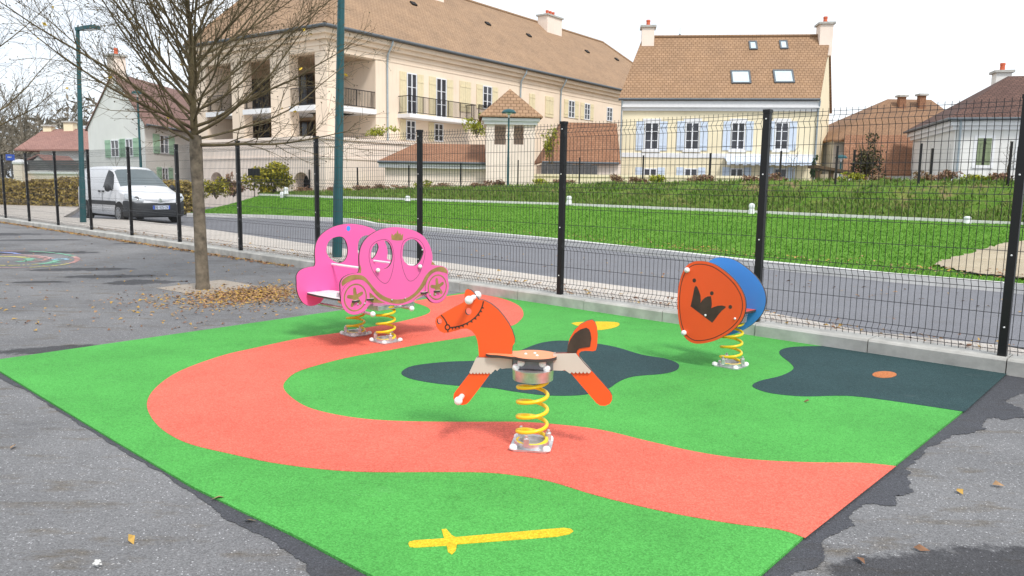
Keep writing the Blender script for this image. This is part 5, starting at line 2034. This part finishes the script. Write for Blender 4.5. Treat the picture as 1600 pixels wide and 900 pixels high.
# lower bumper, wrapped round the front
m = MB()
pts = [(-.52, .905), (-.42, .90), (-.2, .835), (-.06, .735), (.03, .55), (.05, .25), (.055, 0)]
pts = pts + [(x, -y) for x, y in pts[-2::-1]]
prof_ = [(.20, -.06), (.24, .02), (.40, .045), (.42, .02), (.60, .03), (.655, .005), (.66, -.05)]
vsx = []
for i, (x, y) in enumerate(pts):
    nx, ny = (.25 if abs(y) > .8 else .8 if abs(y) > .5 else 1), (y * 1.0 if abs(y) > .5 else 0)
    L_ = math.hypot(nx, ny)
    for z, d in prof_:
        zz = z + (.06 if z > .5 and abs(y) > .8 else 0)
        vsx.append(VL(x + nx / L_ * d, y + ny / L_ * d, zz))
k_ = len(prof_)
m.add(vsx, [(i * k_ + j, i * k_ + (j + 1) % k_, (i + 1) * k_ + (j + 1) % k_, (i + 1) * k_ + j) for i in range(len(pts) - 1) for j in range(k_)])
m.build('bumper', M['vanb'], van, smooth_deg=40)
m = MB()
gpl = Plane(VL(.035, 0, 0), vs_)
gpl.n = vh
m.prism([(-.50, .665), (.50, .665), (.60, .80), (-.60, .80)], [], lambda a, b, d: gpl.at(a, b, d - (abs(a) ** 2) * .32), -.03, .012)
gr = m.build('grille', M['dark'], van)
m = MB()
for z in (.70, .74, .77):
    m.tube([gpl.at(a, z, .016 - abs(a) ** 2 * .32) for a in (-.53, -.3, -.1, .1, .3, .53)], .006, 6)
m.tube([gpl.at(a, z, .02 - abs(a) ** 2 * .32) for a, z in ((-.64, .80), (-.60, .74), (-.52, .655), (-.3, .648), (0, .645), (.3, .648), (.52, .655), (.60, .74), (.64, .80))], .016, 8)
m.build('chrome_trim', M['chrome'], gr, smooth_deg=60)
# rampant animal badge in chrome
bd = [(-.055, .045), (-.03, .062), (.0, .058), (.02, .05), (.034, .025), (.03, .0), (.045, -.02), (.055, -.06), (.03, -.062), (.018, -.03), (.0, -.02), (-.01, -.065), (-.032, -.066), (-.025, -.02), (-.045, -.012), (-.062, -.02), (-.05, .005), (-.02, .012), (-.045, .025)]
m = MB().prism([(-a, .735 + b) for a, b in bd], [], lambda a, b, d: gpl.at(a, b, d), .02, .032)
m.build('badge', M['chrome'], gr)
MB().frame(gpl.at(-.27, .455, .055), vs_ * .54, vh * .02, Vector((0, 0, .12))).build('number_plate', M['plate'], van)
np_ = van.children[-1]
for e in (-1, 1):
    MB().frame(gpl.at(e * .245 - .024, .456, .0755), vs_ * .048, vh * .003, Vector((0, 0, .118))).build('plate_band', M['plateb'], np_)
# lettering: seven-segment-like strokes
FONT = {'D': ['M0,0 0,1 .6,1 1,.7 1,.3 .6,0 0,0'], 'B': ['M0,0 0,1 .8,1 1,.8 .8,.52 0,.52', 'M.8,.52 1,.25 .8,0 0,0'], '4': ['M.75,0 .75,1 0,.3 1,.3'], '3': ['M0,.95 .8,1 1,.78 .7,.52 .3,.52', 'M.7,.52 1,.25 .8,0 0,.05'], '5': ['M1,1 .1,1 0,.55 .7,.6 1,.3 .7,0 0,.05'], 'Z': ['M0,1 1,1 0,0 1,0'], 'X': ['M0,0 1,1', 'M0,1 1,0'], '-': ['M.1,.5 .9,.5'], '8': ['M.2,.52 0,.8 .3,1 .7,1 1,.8 .8,.52 .2,.52 0,.25 .3,0 .7,0 1,.25 .8,.52'], 'Y': ['M0,1 .5,.5 1,1', 'M.5,.5 .5,0']}
m = MB()
txt = 'DB-435-ZX'
vx = [0]
cw_ = .044
# seen from the front the text runs from the playground side to the far side
start = .205
for i, chh in enumerate(txt):
    bx0 = start - i * .0465
    for stroke in FONT[chh]:
        pp = [tuple(float(v) for v in q.strip('M').split(',')) for q in stroke.split()]
        for (x0, y0), (x1, y1) in zip(pp, pp[1:]):
            a = gpl.at(bx0 - x0 * .03, .475 + y0 * .08, .077)
            b = gpl.at(bx0 - x1 * .03, .475 + y1 * .08, .077)
            m.tube([a, b], .0045, 5)
m.build('plate_text', M['ink'], np_)
for side in (1, -1):
    m = MB()
    hp_ = [(.02, .52, .70), (-.06, .70, .70), (-.2, .82, .73), (-.42, .885, .80), (-.5, .89, .93), (-.35, .84, .945), (-.16, .735, .87), (-.04, .60, .79), (.02, .52, .74)]
    cen = Vector((-.13, .745, .81))
    ring = [Vector(p) for p in hp_]
    o_ = [VL(p[0] + .03, (p[1] + .022) * side, p[2]) for p in ring]
    i_ = [VL(p[0] - .1, (p[1] - .08) * side, p[2]) for p in ring]
    n_ = len(ring)
    ccp = VL(cen.x + .085, (cen.y + .06) * side, cen.z)
    m.add(o_ + i_ + [ccp], [(k, (k + 1) % n_, 2 * n_) for k in range(n_)] + [(k, n_ + k, n_ + (k + 1) % n_, (k + 1) % n_) for k in range(n_)])
    hl = m.build('headlight', M['lampc'], van, smooth_deg=50)
    m = MB().lathe([(.07, 0), (.075, .012), (.05, .012), (.05, .006), (.0, .004)], VL(-.03, .70 * side, .79), 16, vh * .9 + vs_ * side * .55)
    m.build('lamp_ring', M['greymet'], hl)
m = MB()
m.frame(VL(-1.0, -.02, 1.785 - .64), vh * -.03, vs_ * .04, Vector((0, 0, .02)))
m.frame(VL(-3.95, -.87, .28), vh * -.35, vs_ * 1.74, Vector((0, 0, .3)))
m.build('rear_bumper', M['vanb'], van, bevel=.02)
m = MB()
m.frame(VL(-1.2, -.75, .16), vh * -2.1, vs_ * 1.5, Vector((0, 0, .1)))
m.build('underbody', M['dark'], van)

# ================================================================== STREET LAMPS
def lamp(p, H, label, style='arm', r0=.075, r1=.05, grp='teal street lamps', lean=0.0):
    t = thing('street_lamp', label, 'street lamp', (p.x, p.y, p.z), grp)
    m = MB()
    b = Vector(p)
    m.tube([b + Vector((lean * z, 0, z)) for z in (0, 1.2, 1.22, H * .6, H)], [r0 * 1.12, r0 * 1.1, r0, (r0 + r1) / 2, r1], 14)
    m.build('pole', M['teal'], t, smooth_deg=50)
    if style == 'arm':
        d = Vector((.97, -.2, 0)).normalized()
        s_ = Vector((-d.y, d.x, 0))
        h = MB()
        c = b + Vector((lean * H, 0, H))
        out = [(-.06, .05), (.1, .07), (.3, .14), (.55, .16), (.66, .10), (.66, -.10), (.55, -.16), (.3, -.14), (.1, -.07), (-.06, -.05)]
        h.prism(out, [], lambda x, y, dd: c + d * x + s_ * y + Vector((0, 0, dd + x * .05)), -.03, .06)
        h.build('lamp_head', M['teal'], t, bevel=.015)
        g = MB()
        g.prism([(.3, -.1), (.6, -.1), (.6, .1), (.3, .1)], [], lambda x, y, dd: c + d * x + s_ * y + Vector((0, 0, dd + x * .05)), -.045, -.031)
        g.build('lamp_glass', M['lampglass'], t)
    else:
        h = MB()
        h.lathe([(.03, 0), (.05, .12), (.16, .17), (.2, .18)], b + Vector((0, 0, H)), 16)
        h.build('lamp_glass', M['lampglass'], t, smooth_deg=40)
        h = MB()
        h.lathe([(.3, .181), (.31, .22), (.22, .32), (.06, .36)], b + Vector((0, 0, H)), 18)
        h.build('lamp_head', M['teal'], t, smooth_deg=40)
    return t


lamp(G(527, 401, .13), 5.5, 'tall teal lamp post behind the pink carriage, running out of the picture top', lean=.03)
lamp(G(130, 347, .13), 5.4, 'teal street lamp with flat head standing beside the white van', lean=.03)
p = W(222, 300, 43); lamp(Vector((p.x, p.y, GZ)), W(222, 152, 43).z - GZ, 'far teal street lamp with domed head in front of the mauve roof', 'dome')
p = W(793.5, 291, 32.6); lamp(Vector((p.x, p.y, p.z)), W(793.5, 184, 32.6).z - p.z, 'slim teal lamp with domed head in front of the tower', 'dome', .045, .035)
p = W(1312, 280, 40); lamp(Vector((p.x, p.y, GZ)), W(1312, 253, 40).z - GZ, 'small teal lamp half hidden between the two houses on the right', 'dome', .045, .035)
# black board on a post by the lawn
p = W(397, 308, 34)
t = thing('notice_board', 'small black board on a thin post beside the yellow shrub', 'sign', (p.x, p.y, 0))
q = W(397, 269, 34)
MB().box((q.x, q.y, q.z), (.52, .04, .3)).build('board', M['post'], t, bevel=.01)
MB().tube([(p.x, p.y + .05, -.3), (p.x, p.y + .05, q.z)], .02, 8).build('pole', M['post'], t)
# low white spotlights along the lawn edging
for px, py, hh, lab in ((889, 318, .30, 'small white lawn light in front of the edging, beside the middle fence post'), (1174, 334, .36, 'small white lawn light behind the fence post right of the shield seat'), (1511, 348, .2, 'rightmost small white lawn light, low in the edging'), (637, 313, .2, 'small white lawn light in front of the tiled outbuilding'), (441, 314, .42, 'white lawn light standing on the grass at the left end of the edging'), (447, 302, .28, 'small white lawn light in the shrubs behind the left end of the edging')):
    b = W(px, py + 1, lerp_px(edge_tab, px)[1] - .25)
    t = thing('lawn_light', lab, 'garden light', (b.x, b.y, b.z), 'white lawn lights')
    MB().lathe([(.11, 0), (.1, hh * .3), (.085, hh * .55)], b, 14).build('base', M['trim'], t, smooth_deg=40)
    MB().lathe([(.05, hh * .55), (.095, hh * .6), (.1, hh * .85), (.06, hh), (.01, hh * 1.03)], b, 14).build('lamp_hood', M['lampglass'], t, smooth_deg=40)

# ================================================================== FENCES ON THE BANK
def low_fence(name, label, pts, h, step=.25, rows=(.1, .35, .6, .85), pw=.06):
    """pts: foot points of posts"""
    f_ = thing(name, label, 'fence', tuple(pts[0]))
    for p in pts:
        MB().box((p.x, p.y, p.z + h / 2 - .15), (pw, pw, h + .3)).build('post', M['post'], f_)
    for a, b in zip(pts, pts[1:]):
        m = MB()
        L = (b - a).length
        k = int(L / step)
        for i in range(1, k):
            q = a + (b - a) * (i / k)
            m.tube([q + Vector((0, 0, .05)), q + Vector((0, 0, h * .97))], .0026, 3, False)
        for r in rows:
            m.tube([a + Vector((0, 0, h * r)), b + Vector((0, 0, h * r))], .004, 3, False)
        m.build('panel', M['wire'], f_)
    return f_


pts = []
for px, yt, yb in ((408, 266, 303), (484, 265, 301), (559, 264, 299), (639, 262, 297), (720, 261, 292), (809, 257, 289), (905, 252, 285), (1004, 249, 283.5), (1108, 246, 282.5), (1218, 243, 282), (1332, 240, 282), (1453, 237, 282), (1587, 233, 282)):
    c = crest_at(px)
    D = c.y + .6
    b_ = W(px, yb, D)
    pts.append(Vector((b_.x, b_.y, c.z - .02)))
low_fence('garden_fence', 'low black mesh fence with thin posts running along the top of the bank', pts, 1.12)
pts = []
for px, yb in ((1305, 285), (1435, 284), (1575, 284), (1720, 284)):
    c = crest_at(px)
    b_ = W(px, yb, c.y - .55)
    pts.append(b_ - Vector((0, 0, .1)))
low_fence('tall_fence', 'taller black mesh fence on the bank in front of the brown roofed house', pts, 1.35)

# ================================================================== PLANTS
def shrub(name, label, cat, c, r, n, mat, size, grp=None, stems=7, drop=0.0):
    t = thing(name, label, cat, (c.x, c.y, c.z), grp)
    lob = [(RNG.normal(0, .38, 3) * np.array(r) + np.array((0, 0, r[2])), RNG.uniform(.3, .62)) for _ in range(12)]
    v, f = [], []
    for i in range(n):
        l, s_ = lob[RNG.integers(len(lob))]
        d = RNG.normal(0, 1, 3)
        d /= np.linalg.norm(d)
        p = l + d * np.array(r) * s_ * RNG.uniform(.5, 1.05)
        if p[2] < .02:
            p[2] = RNG.uniform(.02, r[2] * .5)
        a = RNG.normal(0, 1, 3); a /= np.linalg.norm(a)
        b = np.cross(a, RNG.normal(0, 1, 3)); b /= np.linalg.norm(b)
        sz = size * RNG.uniform(.5, 1.3)
        q = np.array(c) + p
        k = len(v)
        v += [tuple(q - a * sz), tuple(q + b * sz * .45), tuple(q + a * sz), tuple(q - b * sz * .45)]
        f.append((k, k + 1, k + 2, k + 3))
    m = MB()
    m.v, m.f, m.m = v, f, [0] * len(f)
    m.build('foliage', M[mat], t)
    m = MB()
    for k in range(stems):
        q = RNG.uniform(0, 2 * PI)
        e = Vector((math.cos(q) * r[0] * RNG.uniform(.3, .8), math.sin(q) * r[1] * RNG.uniform(.3, .8), r[2] * RNG.uniform(1.2, 1.9)))
        m.tube([c - Vector((0, 0, drop)), c + e * .5 + Vector((0, 0, e.z * .1)), c + e], [.02, .012, .004], 5)
    m.build('stems', M['bark'], t)
    return t


c = W(428, 304, 35)
shrub('forsythia_bush', 'big yellow leaved bush in front of the terrace wall', 'bush', Vector((c.x, c.y, c.z)), (1.15, .7, .72), 3400, 'forsy', .09, stems=14)
c = W(338, 311, 34.5)
shrub('forsythia_bush', 'small yellow and rust bush half behind the tree trunk', 'bush', Vector((c.x, c.y, c.z)), (.8, .5, .5), 1100, 'forsy', .08)
c = W(365, 308, 34.8)
shrub('dry_shrub', 'rusty pink dry shrub right of the tree trunk below the wall', 'shrub', Vector((c.x, c.y, c.z)), (.55, .4, .45), 700, 'pinkpl', .08)
c = W(745, 216, 45.8)
shrub('yellow_bush', 'bright yellow green bush left of the tower roof', 'bush', Vector((c.x, c.y, c.z)), (.7, .5, .75), 1400, 'yelgr', .07)
c = W(597, 213, 39.8)
shrub('terrace_plant', 'olive green plant peeping over the terrace wall behind the lamp', 'plant', Vector((c.x, c.y, c.z)), (.8, .4, .3), 700, 'yelgr', .06)
c = W(861, 250, 41)
shrub('terrace_plant', 'olive leafy shrub between the tower and the steep roof', 'plant', Vector((c.x, c.y, c.z)), (.4, .4, .8), 700, 'yelgr', .07, drop=3.2)
c = crest_at(1382)
shrub('dark_shrub', 'dark half bare shrub in front of the brick coloured roof', 'shrub', Vector((c.x - .1, c.y + 1.2, c.z - .1)), (.72, .5, .88), 1500, 'deadpl', .06, stems=26)
c = W(1271, 280, 41)
shrub('small_conifer', 'little dark green conifer at the corner of the cream house', 'conifer', Vector((c.x, c.y, c.z)), (.2, .2, .62), 900, 'conif', .06, stems=3)
# dry plants along the top of the bank
pls = [(1002, .35), (1030, .25), (1103, .4), (1185, .35), (1215, .4), (1345, .35), (1385, .3), (1455, .45), (1497, .3), (1545, .5), (1585, .35), (965, .25), (880, .3), (845, .3), (775, .35), (745, .3), (690, .35), (660, .4), (625, .3), (590, .35), (560, .3), (535, .3), (510, .45), (475, .45)]
for i, (px, w) in enumerate(pls):
    c = crest_at(px)
    near = ['the long tiled outbuilding', 'the tower', 'the steep roof', 'the cream house', 'the brown roof', 'the white house'][0 if px < 740 else 1 if px < 860 else 2 if px < 980 else 3 if px < 1300 else 4 if px < 1490 else 5]
    gold = i % 4 == 1
    shrub('border_plant', '%s plant clump below %s, %s' % ('straw yellow' if gold else 'dry pinkish', near, ['first', 'second', 'third', 'fourth', 'fifth', 'sixth', 'seventh', 'eighth', 'ninth', 'tenth', 'eleventh', 'twelfth', 'thirteenth', 'fourteenth', 'fifteenth', 'sixteenth', 'seventeenth', 'eighteenth', 'nineteenth', 'twentieth', 'twenty-first', 'twenty-second', 'twenty-third', 'twenty-fourth'][sorted(p for p, _ in pls).index(px)] + ' from the left'), 'plant', Vector((c.x, c.y + .5, c.z - .05)), (w * 1.35, .3, .13 + .035 * (i % 3)), 520, 'yelgr' if gold else 'pinkpl', .055, 'plants along the top of the bank', stems=5)


def hedge(label, a, b, dep, h, n):
    t = thing('hedge', label, 'hedge', (a.x, a.y, .1))
    v, f = [], []
    u = b - a
    u.z = 0
    L = u.length
    un = u.normalized()
    nn = Vector((-un.y, un.x, 0))
    for i in range(n):
        s_ = RNG.uniform(0, L)
        top = h * (1 + .1 * math.sin(s_ * 1.3) + .06 * math.sin(s_ * 3.1))
        q = RNG.uniform()
        if q < .4:
            dd, z = RNG.uniform(0, dep), top * RNG.uniform(.88, 1.06)
        else:
            dd, z = (RNG.uniform(-.08, .12) if q < .85 else dep - RNG.uniform(-.08, .12)), RNG.uniform(.05, top)
        p = np.array(a + un * s_ + nn * dd) + np.array((0, 0, z))
        aa = RNG.normal(0, 1, 3); aa /= np.linalg.norm(aa)
        bb = np.cross(aa, RNG.normal(0, 1, 3)); bb /= np.linalg.norm(bb)
        sz = RNG.uniform(.05, .12)
        k = len(v)
        v += [tuple(p - aa * sz), tuple(p + bb * sz * .5), tuple(p + aa * sz), tuple(p - bb * sz * .5)]
        f.append((k, k + 1, k + 2, k + 3))
    m = MB()
    m.v, m.f, m.m = v, f, [0] * len(f)
    m.build('foliage', M['hedge'], t)
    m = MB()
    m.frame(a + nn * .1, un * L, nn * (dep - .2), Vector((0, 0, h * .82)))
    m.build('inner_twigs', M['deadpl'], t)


ha, hb_ = W(-70, 317, 37), W(126, 317, 35)
hedge('long clipped hedge with yellow and brown leaves behind the pavement at left', Vector((ha.x, ha.y, .05)), Vector((hb_.x, hb_.y, .05)), 1.0, 1.15, 10000)
ha, hb_ = W(283, 328, 31), W(318, 322, 33)
hedge('short yellow hedge to the right of the van', Vector((ha.x, ha.y, 0)), Vector((hb_.x, hb_.y, 0)), .9, 1.15, 2200)
# timber frame beside the cream house
p0_, p1_ = W(1274, 262, 33), W(1345, 274, 33)
t = thing('timber_shelter', 'dark sloping timber frame on the bank beside the cream house', 'shelter', (p0_.x, p0_.y, p0_.z - .7))
m = MB()
m.frame(p0_, p1_ - p0_, (0, .9, 0), (0, 0, .12))
m.build('sloping_beam', M['timber'], t)
for px in (1279, 1300):
    q = W(px, 266, 33.1)
    MB().frame((q.x - .09, q.y, q.z - 1.2), (.18, 0, 0), (0, .12, 0), (0, 0, 1.2)).build('post', M['timber'], t)

# ================================================================== TREES
def limb(m, p, d, L, r, n, sides, up, jit, tips=None):
    pts, rs = [p.copy()], [r]
    d = d.normalized()
    for i in range(n):
        d = (d + Vector((0, 0, up)) + Vector(tuple(RNG.normal(0, jit, 3)))).normalized()
        p = p + d * (L / n)
        pts.append(p.copy())
        rs.append(max(r * (1 - .86 * (i + 1) / n), .0016))
    m.tube(pts, rs, sides, False)
    return pts, rs, d


def bare_tree(base, fork_z, r, label, cat_group, limbs=52, spread=2.7, leader=3.0, n1=18, n2=8, mats=('bark', 'trunk'), leaves=60, twig=1.0, seed=3, lean=(0, 0)):
    global RNG
    RNG = np.random.default_rng(seed)
    t = thing('bare_tree', label, 'tree', tuple(base), cat_group)
    m = MB()
    fk = base + Vector((lean[0], lean[1], fork_z))
    m.tube([base + Vector((0, 0, -.05)), base + Vector((0, 0, .08)), base.lerp(fk, .3), base.lerp(fk, .7), base.lerp(fk, .95), fk + Vector((0, 0, .12))], [r * 1.3, r * 1.08, r * .98, r * .92, r * 1.02, r * .9], 14, True)
    m.build('trunk', M[mats[1]], t, smooth_deg=60)
    m = MB()
    lead, lr, _ = limb(m, fk, Vector((.02, 0, 1)), leader, r * .66, 12, 8, .02, .05)
    tips = []
    for i in range(limbs):
        f = (i + .5) / limbs
        h = f ** 1.2 * .66
        k = h * 12
        i0 = min(int(k), 11)
        p = lead[i0].lerp(lead[i0 + 1], k - i0)
        az = i * 2.39996 + RNG.normal(0, .25)
        el = math.radians(16 + 48 * f + RNG.normal(0, 8))
        d = Vector((math.cos(az) * math.cos(el), math.sin(az) * math.cos(el), math.sin(el)))
        L = spread * (1.0 - .25 * f) * RNG.uniform(.82, 1.12)
        rl = lr[i0] * RNG.uniform(.26, .42) + .003
        pts, rs, dd = limb(m, p - d * .03, d, L, rl, 10, 6, .035, .075)
        for j in range(n1):
            g = .16 + .8 * (j + RNG.uniform(0, 1)) / n1
            kk = g * 10
            j0 = min(int(kk), 9)
            q = pts[j0].lerp(pts[j0 + 1], kk - j0)
            ax = (pts[j0 + 1] - pts[j0]).normalized()
            side = ax.cross(Vector(tuple(RNG.normal(0, 1, 3)))).normalized()
            an = math.radians(RNG.uniform(22, 48))
            d2 = ax * math.cos(an) + side * math.sin(an) + Vector((0, 0, .12))
            L2 = L * RNG.uniform(.16, .42) * (1.1 - .55 * g)
            p2, r2, _ = limb(m, q, d2, L2, max(rs[j0] * .5, .0036 * twig), 6, 4, .03, .1)
            for u in range(n2):
                g2 = .2 + .78 * (u + RNG.uniform(0, 1)) / n2
                u0 = min(int(g2 * 6), 5)
                q2 = p2[u0].lerp(p2[u0 + 1], g2 * 6 - u0)
                ax2 = (p2[u0 + 1] - p2[u0]).normalized()
                sd2 = ax2.cross(Vector(tuple(RNG.normal(0, 1, 3)))).normalized()
                a2 = math.radians(RNG.uniform(25, 60))
                d3 = ax2 * math.cos(a2) + sd2 * math.sin(a2) + Vector((0, 0, .08))
                L3 = RNG.uniform(.07, .3) * (spread / 2.6)
                p3, _, _ = limb(m, q2, d3, L3, .0026 * twig, 3, 3, .02, .12)
                tips.append(p3[-1])
    m.build('branches', M[mats[0]], t, smooth_deg=70)
    if leaves:
        m = MB()
        bud = MB()
        for k in range(leaves):
            q = tips[RNG.integers(len(tips))]
            a = Vector(tuple(RNG.normal(0, 1, 3))).normalized() * .03
            b = a.cross(Vector(tuple(RNG.normal(0, 1, 3)))).normalized() * .018
            m.quad(q - a, q + b, q + a, q - b)
        m.build('last_leaves', M['leaf_tree'], t)
        for q in tips[::2]:
            a = Vector(tuple(RNG.normal(0, 1, 3))).normalized() * .016
            b = a.cross(Vector(tuple(RNG.normal(0, 1, 3)))).normalized() * .008
            bud.quad(q - a, q + b, q + a, q - b)
        bud.build('dry_buds', M['bark'], t)
    return t


tb_ = G(317, 452)
bare_tree(tb_, 1.80, .076, 'bare spreading tree with grey trunk standing in the gravel pit on the asphalt', 'bare trees', seed=5, lean=(-.02, 0))
tb_ = G(-75, 412)
bare_tree(tb_, 1.75, .076, 'bare tree whose branches reach in at the left edge of the photo', 'bare trees', seed=9, limbs=22)
for i, (px, D, fz, sp, lab) in enumerate(((40, 88, 4, 6.5, 'tall bare winter tree far behind the pink roof, left of the lamp'), (105, 95, 4, 7.0, 'bare winter tree rising above the pink roof beside the lamp'), (5, 80, 3, 6, 'bare winter tree far away at the left edge'))):
    p = W(px, 300, D)
    bare_tree(Vector((p.x, p.y, GZ)), fz, .3, lab, 'far winter trees', limbs=22, spread=sp, leader=7, n1=9, n2=6, mats=('farbark', 'farbark'), leaves=0, twig=9, seed=20 + i)
# slim staked saplings near the van and the cream house
for i, (px, D, h, lab) in enumerate(((186, 40, 3.6, 'slim bare sapling in front of the white gabled house, left of the far lamp'), (258, 38, 3.0, 'thin bare sapling in front of the mint shutters behind the tree'), (123, 34, 3.0, 'thin bare sapling behind the lamp post by the van'), (1238, 36, 2.2, 'small bare sapling in front of the cream house awning'), (1572, 31, 2.0, 'small bare sapling in front of the white house'))):
    p = W(px, 285, D)
    z0 = GZ if px < 400 else p.z - .3
    bare_tree(Vector((p.x, p.y, z0)), h * .4, .028, lab, 'bare saplings', limbs=9, spread=h * .3, leader=h * .6, n1=4, n2=2, leaves=0, twig=1.5, seed=40 + i)
# wooded hill far left
m = MB()
v, f = [], []
RNG = np.random.default_rng(77)
for i in range(16000):
    x = RNG.uniform(-190, -60)
    D = RNG.uniform(150, 190)
    top = 14 + 3 * math.sin(x * .13) + 2 * math.sin(x * .37 + 1) - max(0, (x + 84)) * .35
    z = GZ + max(1, top) * RNG.uniform(0, 1) ** .6
    a = RNG.normal(0, 1, 3); a /= np.linalg.norm(a)
    b = np.cross(a, RNG.normal(0, 1, 3)); b /= np.linalg.norm(b)
    s_ = RNG.uniform(.5, 1.3)
    p = np.array((x, D, z))
    k = len(v)
    v += [tuple(p - a * s_), tuple(p + b * s_ * .3), tuple(p + a * s_), tuple(p - b * s_ * .3)]
    f.append((k, k + 1, k + 2, k + 3))
m.v, m.f, m.m = v, f, [0] * len(f)
m.build('distant_wood', M['farbark'], kind='stuff')

# ================================================================== LEAVES AND GRASS
RNG = np.random.default_rng(5)
lm = MB()


def leaf(p, s_, flat=.35, mi=None):
    a = RNG.uniform(0, 2 * PI)
    t = Vector((math.cos(a), math.sin(a), RNG.normal(0, flat * .5))).normalized()
    b = Vector((-math.sin(a), math.cos(a), RNG.normal(0, flat))).normalized()
    up = Vector((0, 0, s_ * RNG.uniform(.1, .5)))
    p = Vector(p) + Vector((0, 0, .006))
    vs = [p - t * s_, p - t * s_ * .2 + b * s_ * .5 + up, p + t * s_, p - t * s_ * .2 - b * s_ * .5 + up * .6]
    lm.add(vs, [(0, 1, 3), (1, 2, 3)], RNG.integers(3) if mi is None else mi)


# drift at the foot of the kerb
KA = (G(470, 417) - K0).dot(UK)
for i in range(2600):
    a = KA + RNG.uniform(0, 1) ** .9 * 26
    n_ = -abs(RNG.normal(0, .09)) - .01
    leaf(K(a, n_, .0 + RNG.uniform(0, .015)), RNG.uniform(.018, .042))
# drift round the tree pit, swept to the right
for i in range(3300):
    x, y = RNG.normal(400, 42), RNG.normal(461, 6.5)
    y -= (x - 380) * .04
    if RNG.uniform() < .25:
        x, y = RNG.normal(330, 70), RNG.normal(470, 9)
    if x > 480:
        continue
    leaf(G(x, y, .0), RNG.uniform(.012, .03))
for i in range(420):
    x, y = RNG.uniform(-40, 480), RNG.uniform(365, 520)
    if y > 564 - .146 * x - 4 or (y < 350 + (x) * .17):
        continue
    leaf(G(x, y, 0), RNG.uniform(.015, .032))
for x, y in ((1345, 878), (390, 815), (340, 781), (205, 845), (20, 700), (1560, 760), (1500, 770), (1440, 860), (1260, 628), (1180, 510)):
    leaf(G(x, y, .014 if x > 1000 and y < 640 else .004), .03, .5)
# behind the fence on the pavement and at the lawn's edge
for i in range(620):
    a = FA[1] + RNG.uniform(-.5, 20)
    leaf(K(a, .2 + abs(RNG.normal(0, .35)), .133), RNG.uniform(.015, .04))
for i in range(900):
    k = RNG.integers(0, len(ln) - 3)
    q0_, q1_ = V3(ln[k], 0), V3(ln[k + 1], 0)
    p = q0_.lerp(q1_, RNG.uniform()) + Vector((.5, .5, 0)).normalized() * abs(RNG.normal(0, .7))
    leaf((p.x, p.y, .17), RNG.uniform(.018, .04))
for i in range(120):
    x, y = RNG.uniform(400, 1600), RNG.uniform(0, 1)
    yy = 360 + (x - 460) * .095 + y * 20
    leaf(G(x, yy, .0), RNG.uniform(.02, .04))
leafs = lm.build('fallen_leaves', [plain('leaf gold', (.42, .25, .05), .7, .3, 30), plain('leaf tan', (.36, .21, .1), .7, .3, 30), plain('leaf rust', (.2, .095, .045), .7, .3, 30)], kind='stuff')


def inside(x, y, poly):
    c = False
    j = len(poly) - 1
    for i in range(len(poly)):
        xi, yi, xj, yj = poly[i][0], poly[i][1], poly[j][0], poly[j][1]
        if (yi > y) != (yj > y) and x < (xj - xi) * (y - yi) / (yj - yi) + xi:
            c = not c
        j = i
    return c


gm = MB()
cnt = 0
while cnt < 60000:
    u, v = RNG.uniform(0, 1), RNG.uniform(0, 1)
    p = lawn_at(u, v)
    px_, py_ = proj(p)
    if px_ > 1680 or (inside(px_, py_, SAND) and RNG.uniform() > .10):
        continue
    cnt += 1
    D = p.y
    a = RNG.uniform(0, 2 * PI)
    h = RNG.uniform(.02, .05)
    w = .009 * (1 + D * .03)
    l = RNG.normal(0, .02, 2)
    dx, dy = math.cos(a) * w, math.sin(a) * w
    gm.add([(p.x - dx, p.y - dy, p.z - .004), (p.x + dx, p.y + dy, p.z - .004), (p.x + l[0], p.y + l[1], p.z + h)], [(0, 1, 2)])
gm.build('grass', M['blade'], kind='stuff')
gm = MB()
for i in range(42000):
    j = RNG.uniform(0, nr + .6)
    k = RNG.uniform(0, nc - 1.001)
    j0, k0_ = int(j), int(k)
    a, b, c, d = rows[j0][k0_], rows[j0][k0_ + 1], rows[j0 + 1][k0_], rows[j0 + 1][k0_ + 1]
    u, w_ = k - k0_, j - j0
    p = (np.array(a) * (1 - u) + np.array(b) * u) * (1 - w_) + (np.array(c) * (1 - u) + np.array(d) * u) * w_
    q = math.sin(p[0] * 1.7 + math.sin(p[1] * 2.3) * 2) + math.sin(p[0] * .63 + 2 + p[1])
    if q < -.3 and RNG.uniform() < .75:
        continue
    an = RNG.uniform(0, 2 * PI)
    h = RNG.uniform(.05, .16) * (1.3 if q > .6 else 1)
    w = .03
    l = RNG.normal(0, .05, 2)
    gm.add([(p[0] - math.cos(an) * w, p[1] - math.sin(an) * w, p[2] - .01), (p[0] + math.cos(an) * w, p[1] + math.sin(an) * w, p[2] - .01), (p[0] + l[0], p[1] + l[1], p[2] + h)], [(0, 1, 2)])
gm.build('bank_grass', M['bladeb'], kind='stuff')
# crumpled paper
pp = G(153, 887)
m = MB()
vsx = []
for i in range(7):
    for j in range(9):
        th, ph_ = PI * i / 6, 2 * PI * j / 9
        r_ = .014 * RNG.uniform(.6, 1.3)
        vsx.append((pp.x + r_ * math.sin(th) * math.cos(ph_), pp.y + r_ * math.sin(th) * math.sin(ph_), .018 + r_ * .8 * math.cos(th)))
m.add(vsx, [(i * 9 + j, i * 9 + (j + 1) % 9, (i + 1) * 9 + (j + 1) % 9, (i + 1) * 9 + j) for i in range(6) for j in range(9)])
tag(m.build('paper_scrap', M['kerbw']), 'crumpled scrap of white paper on the asphalt at the bottom left', 'litter')
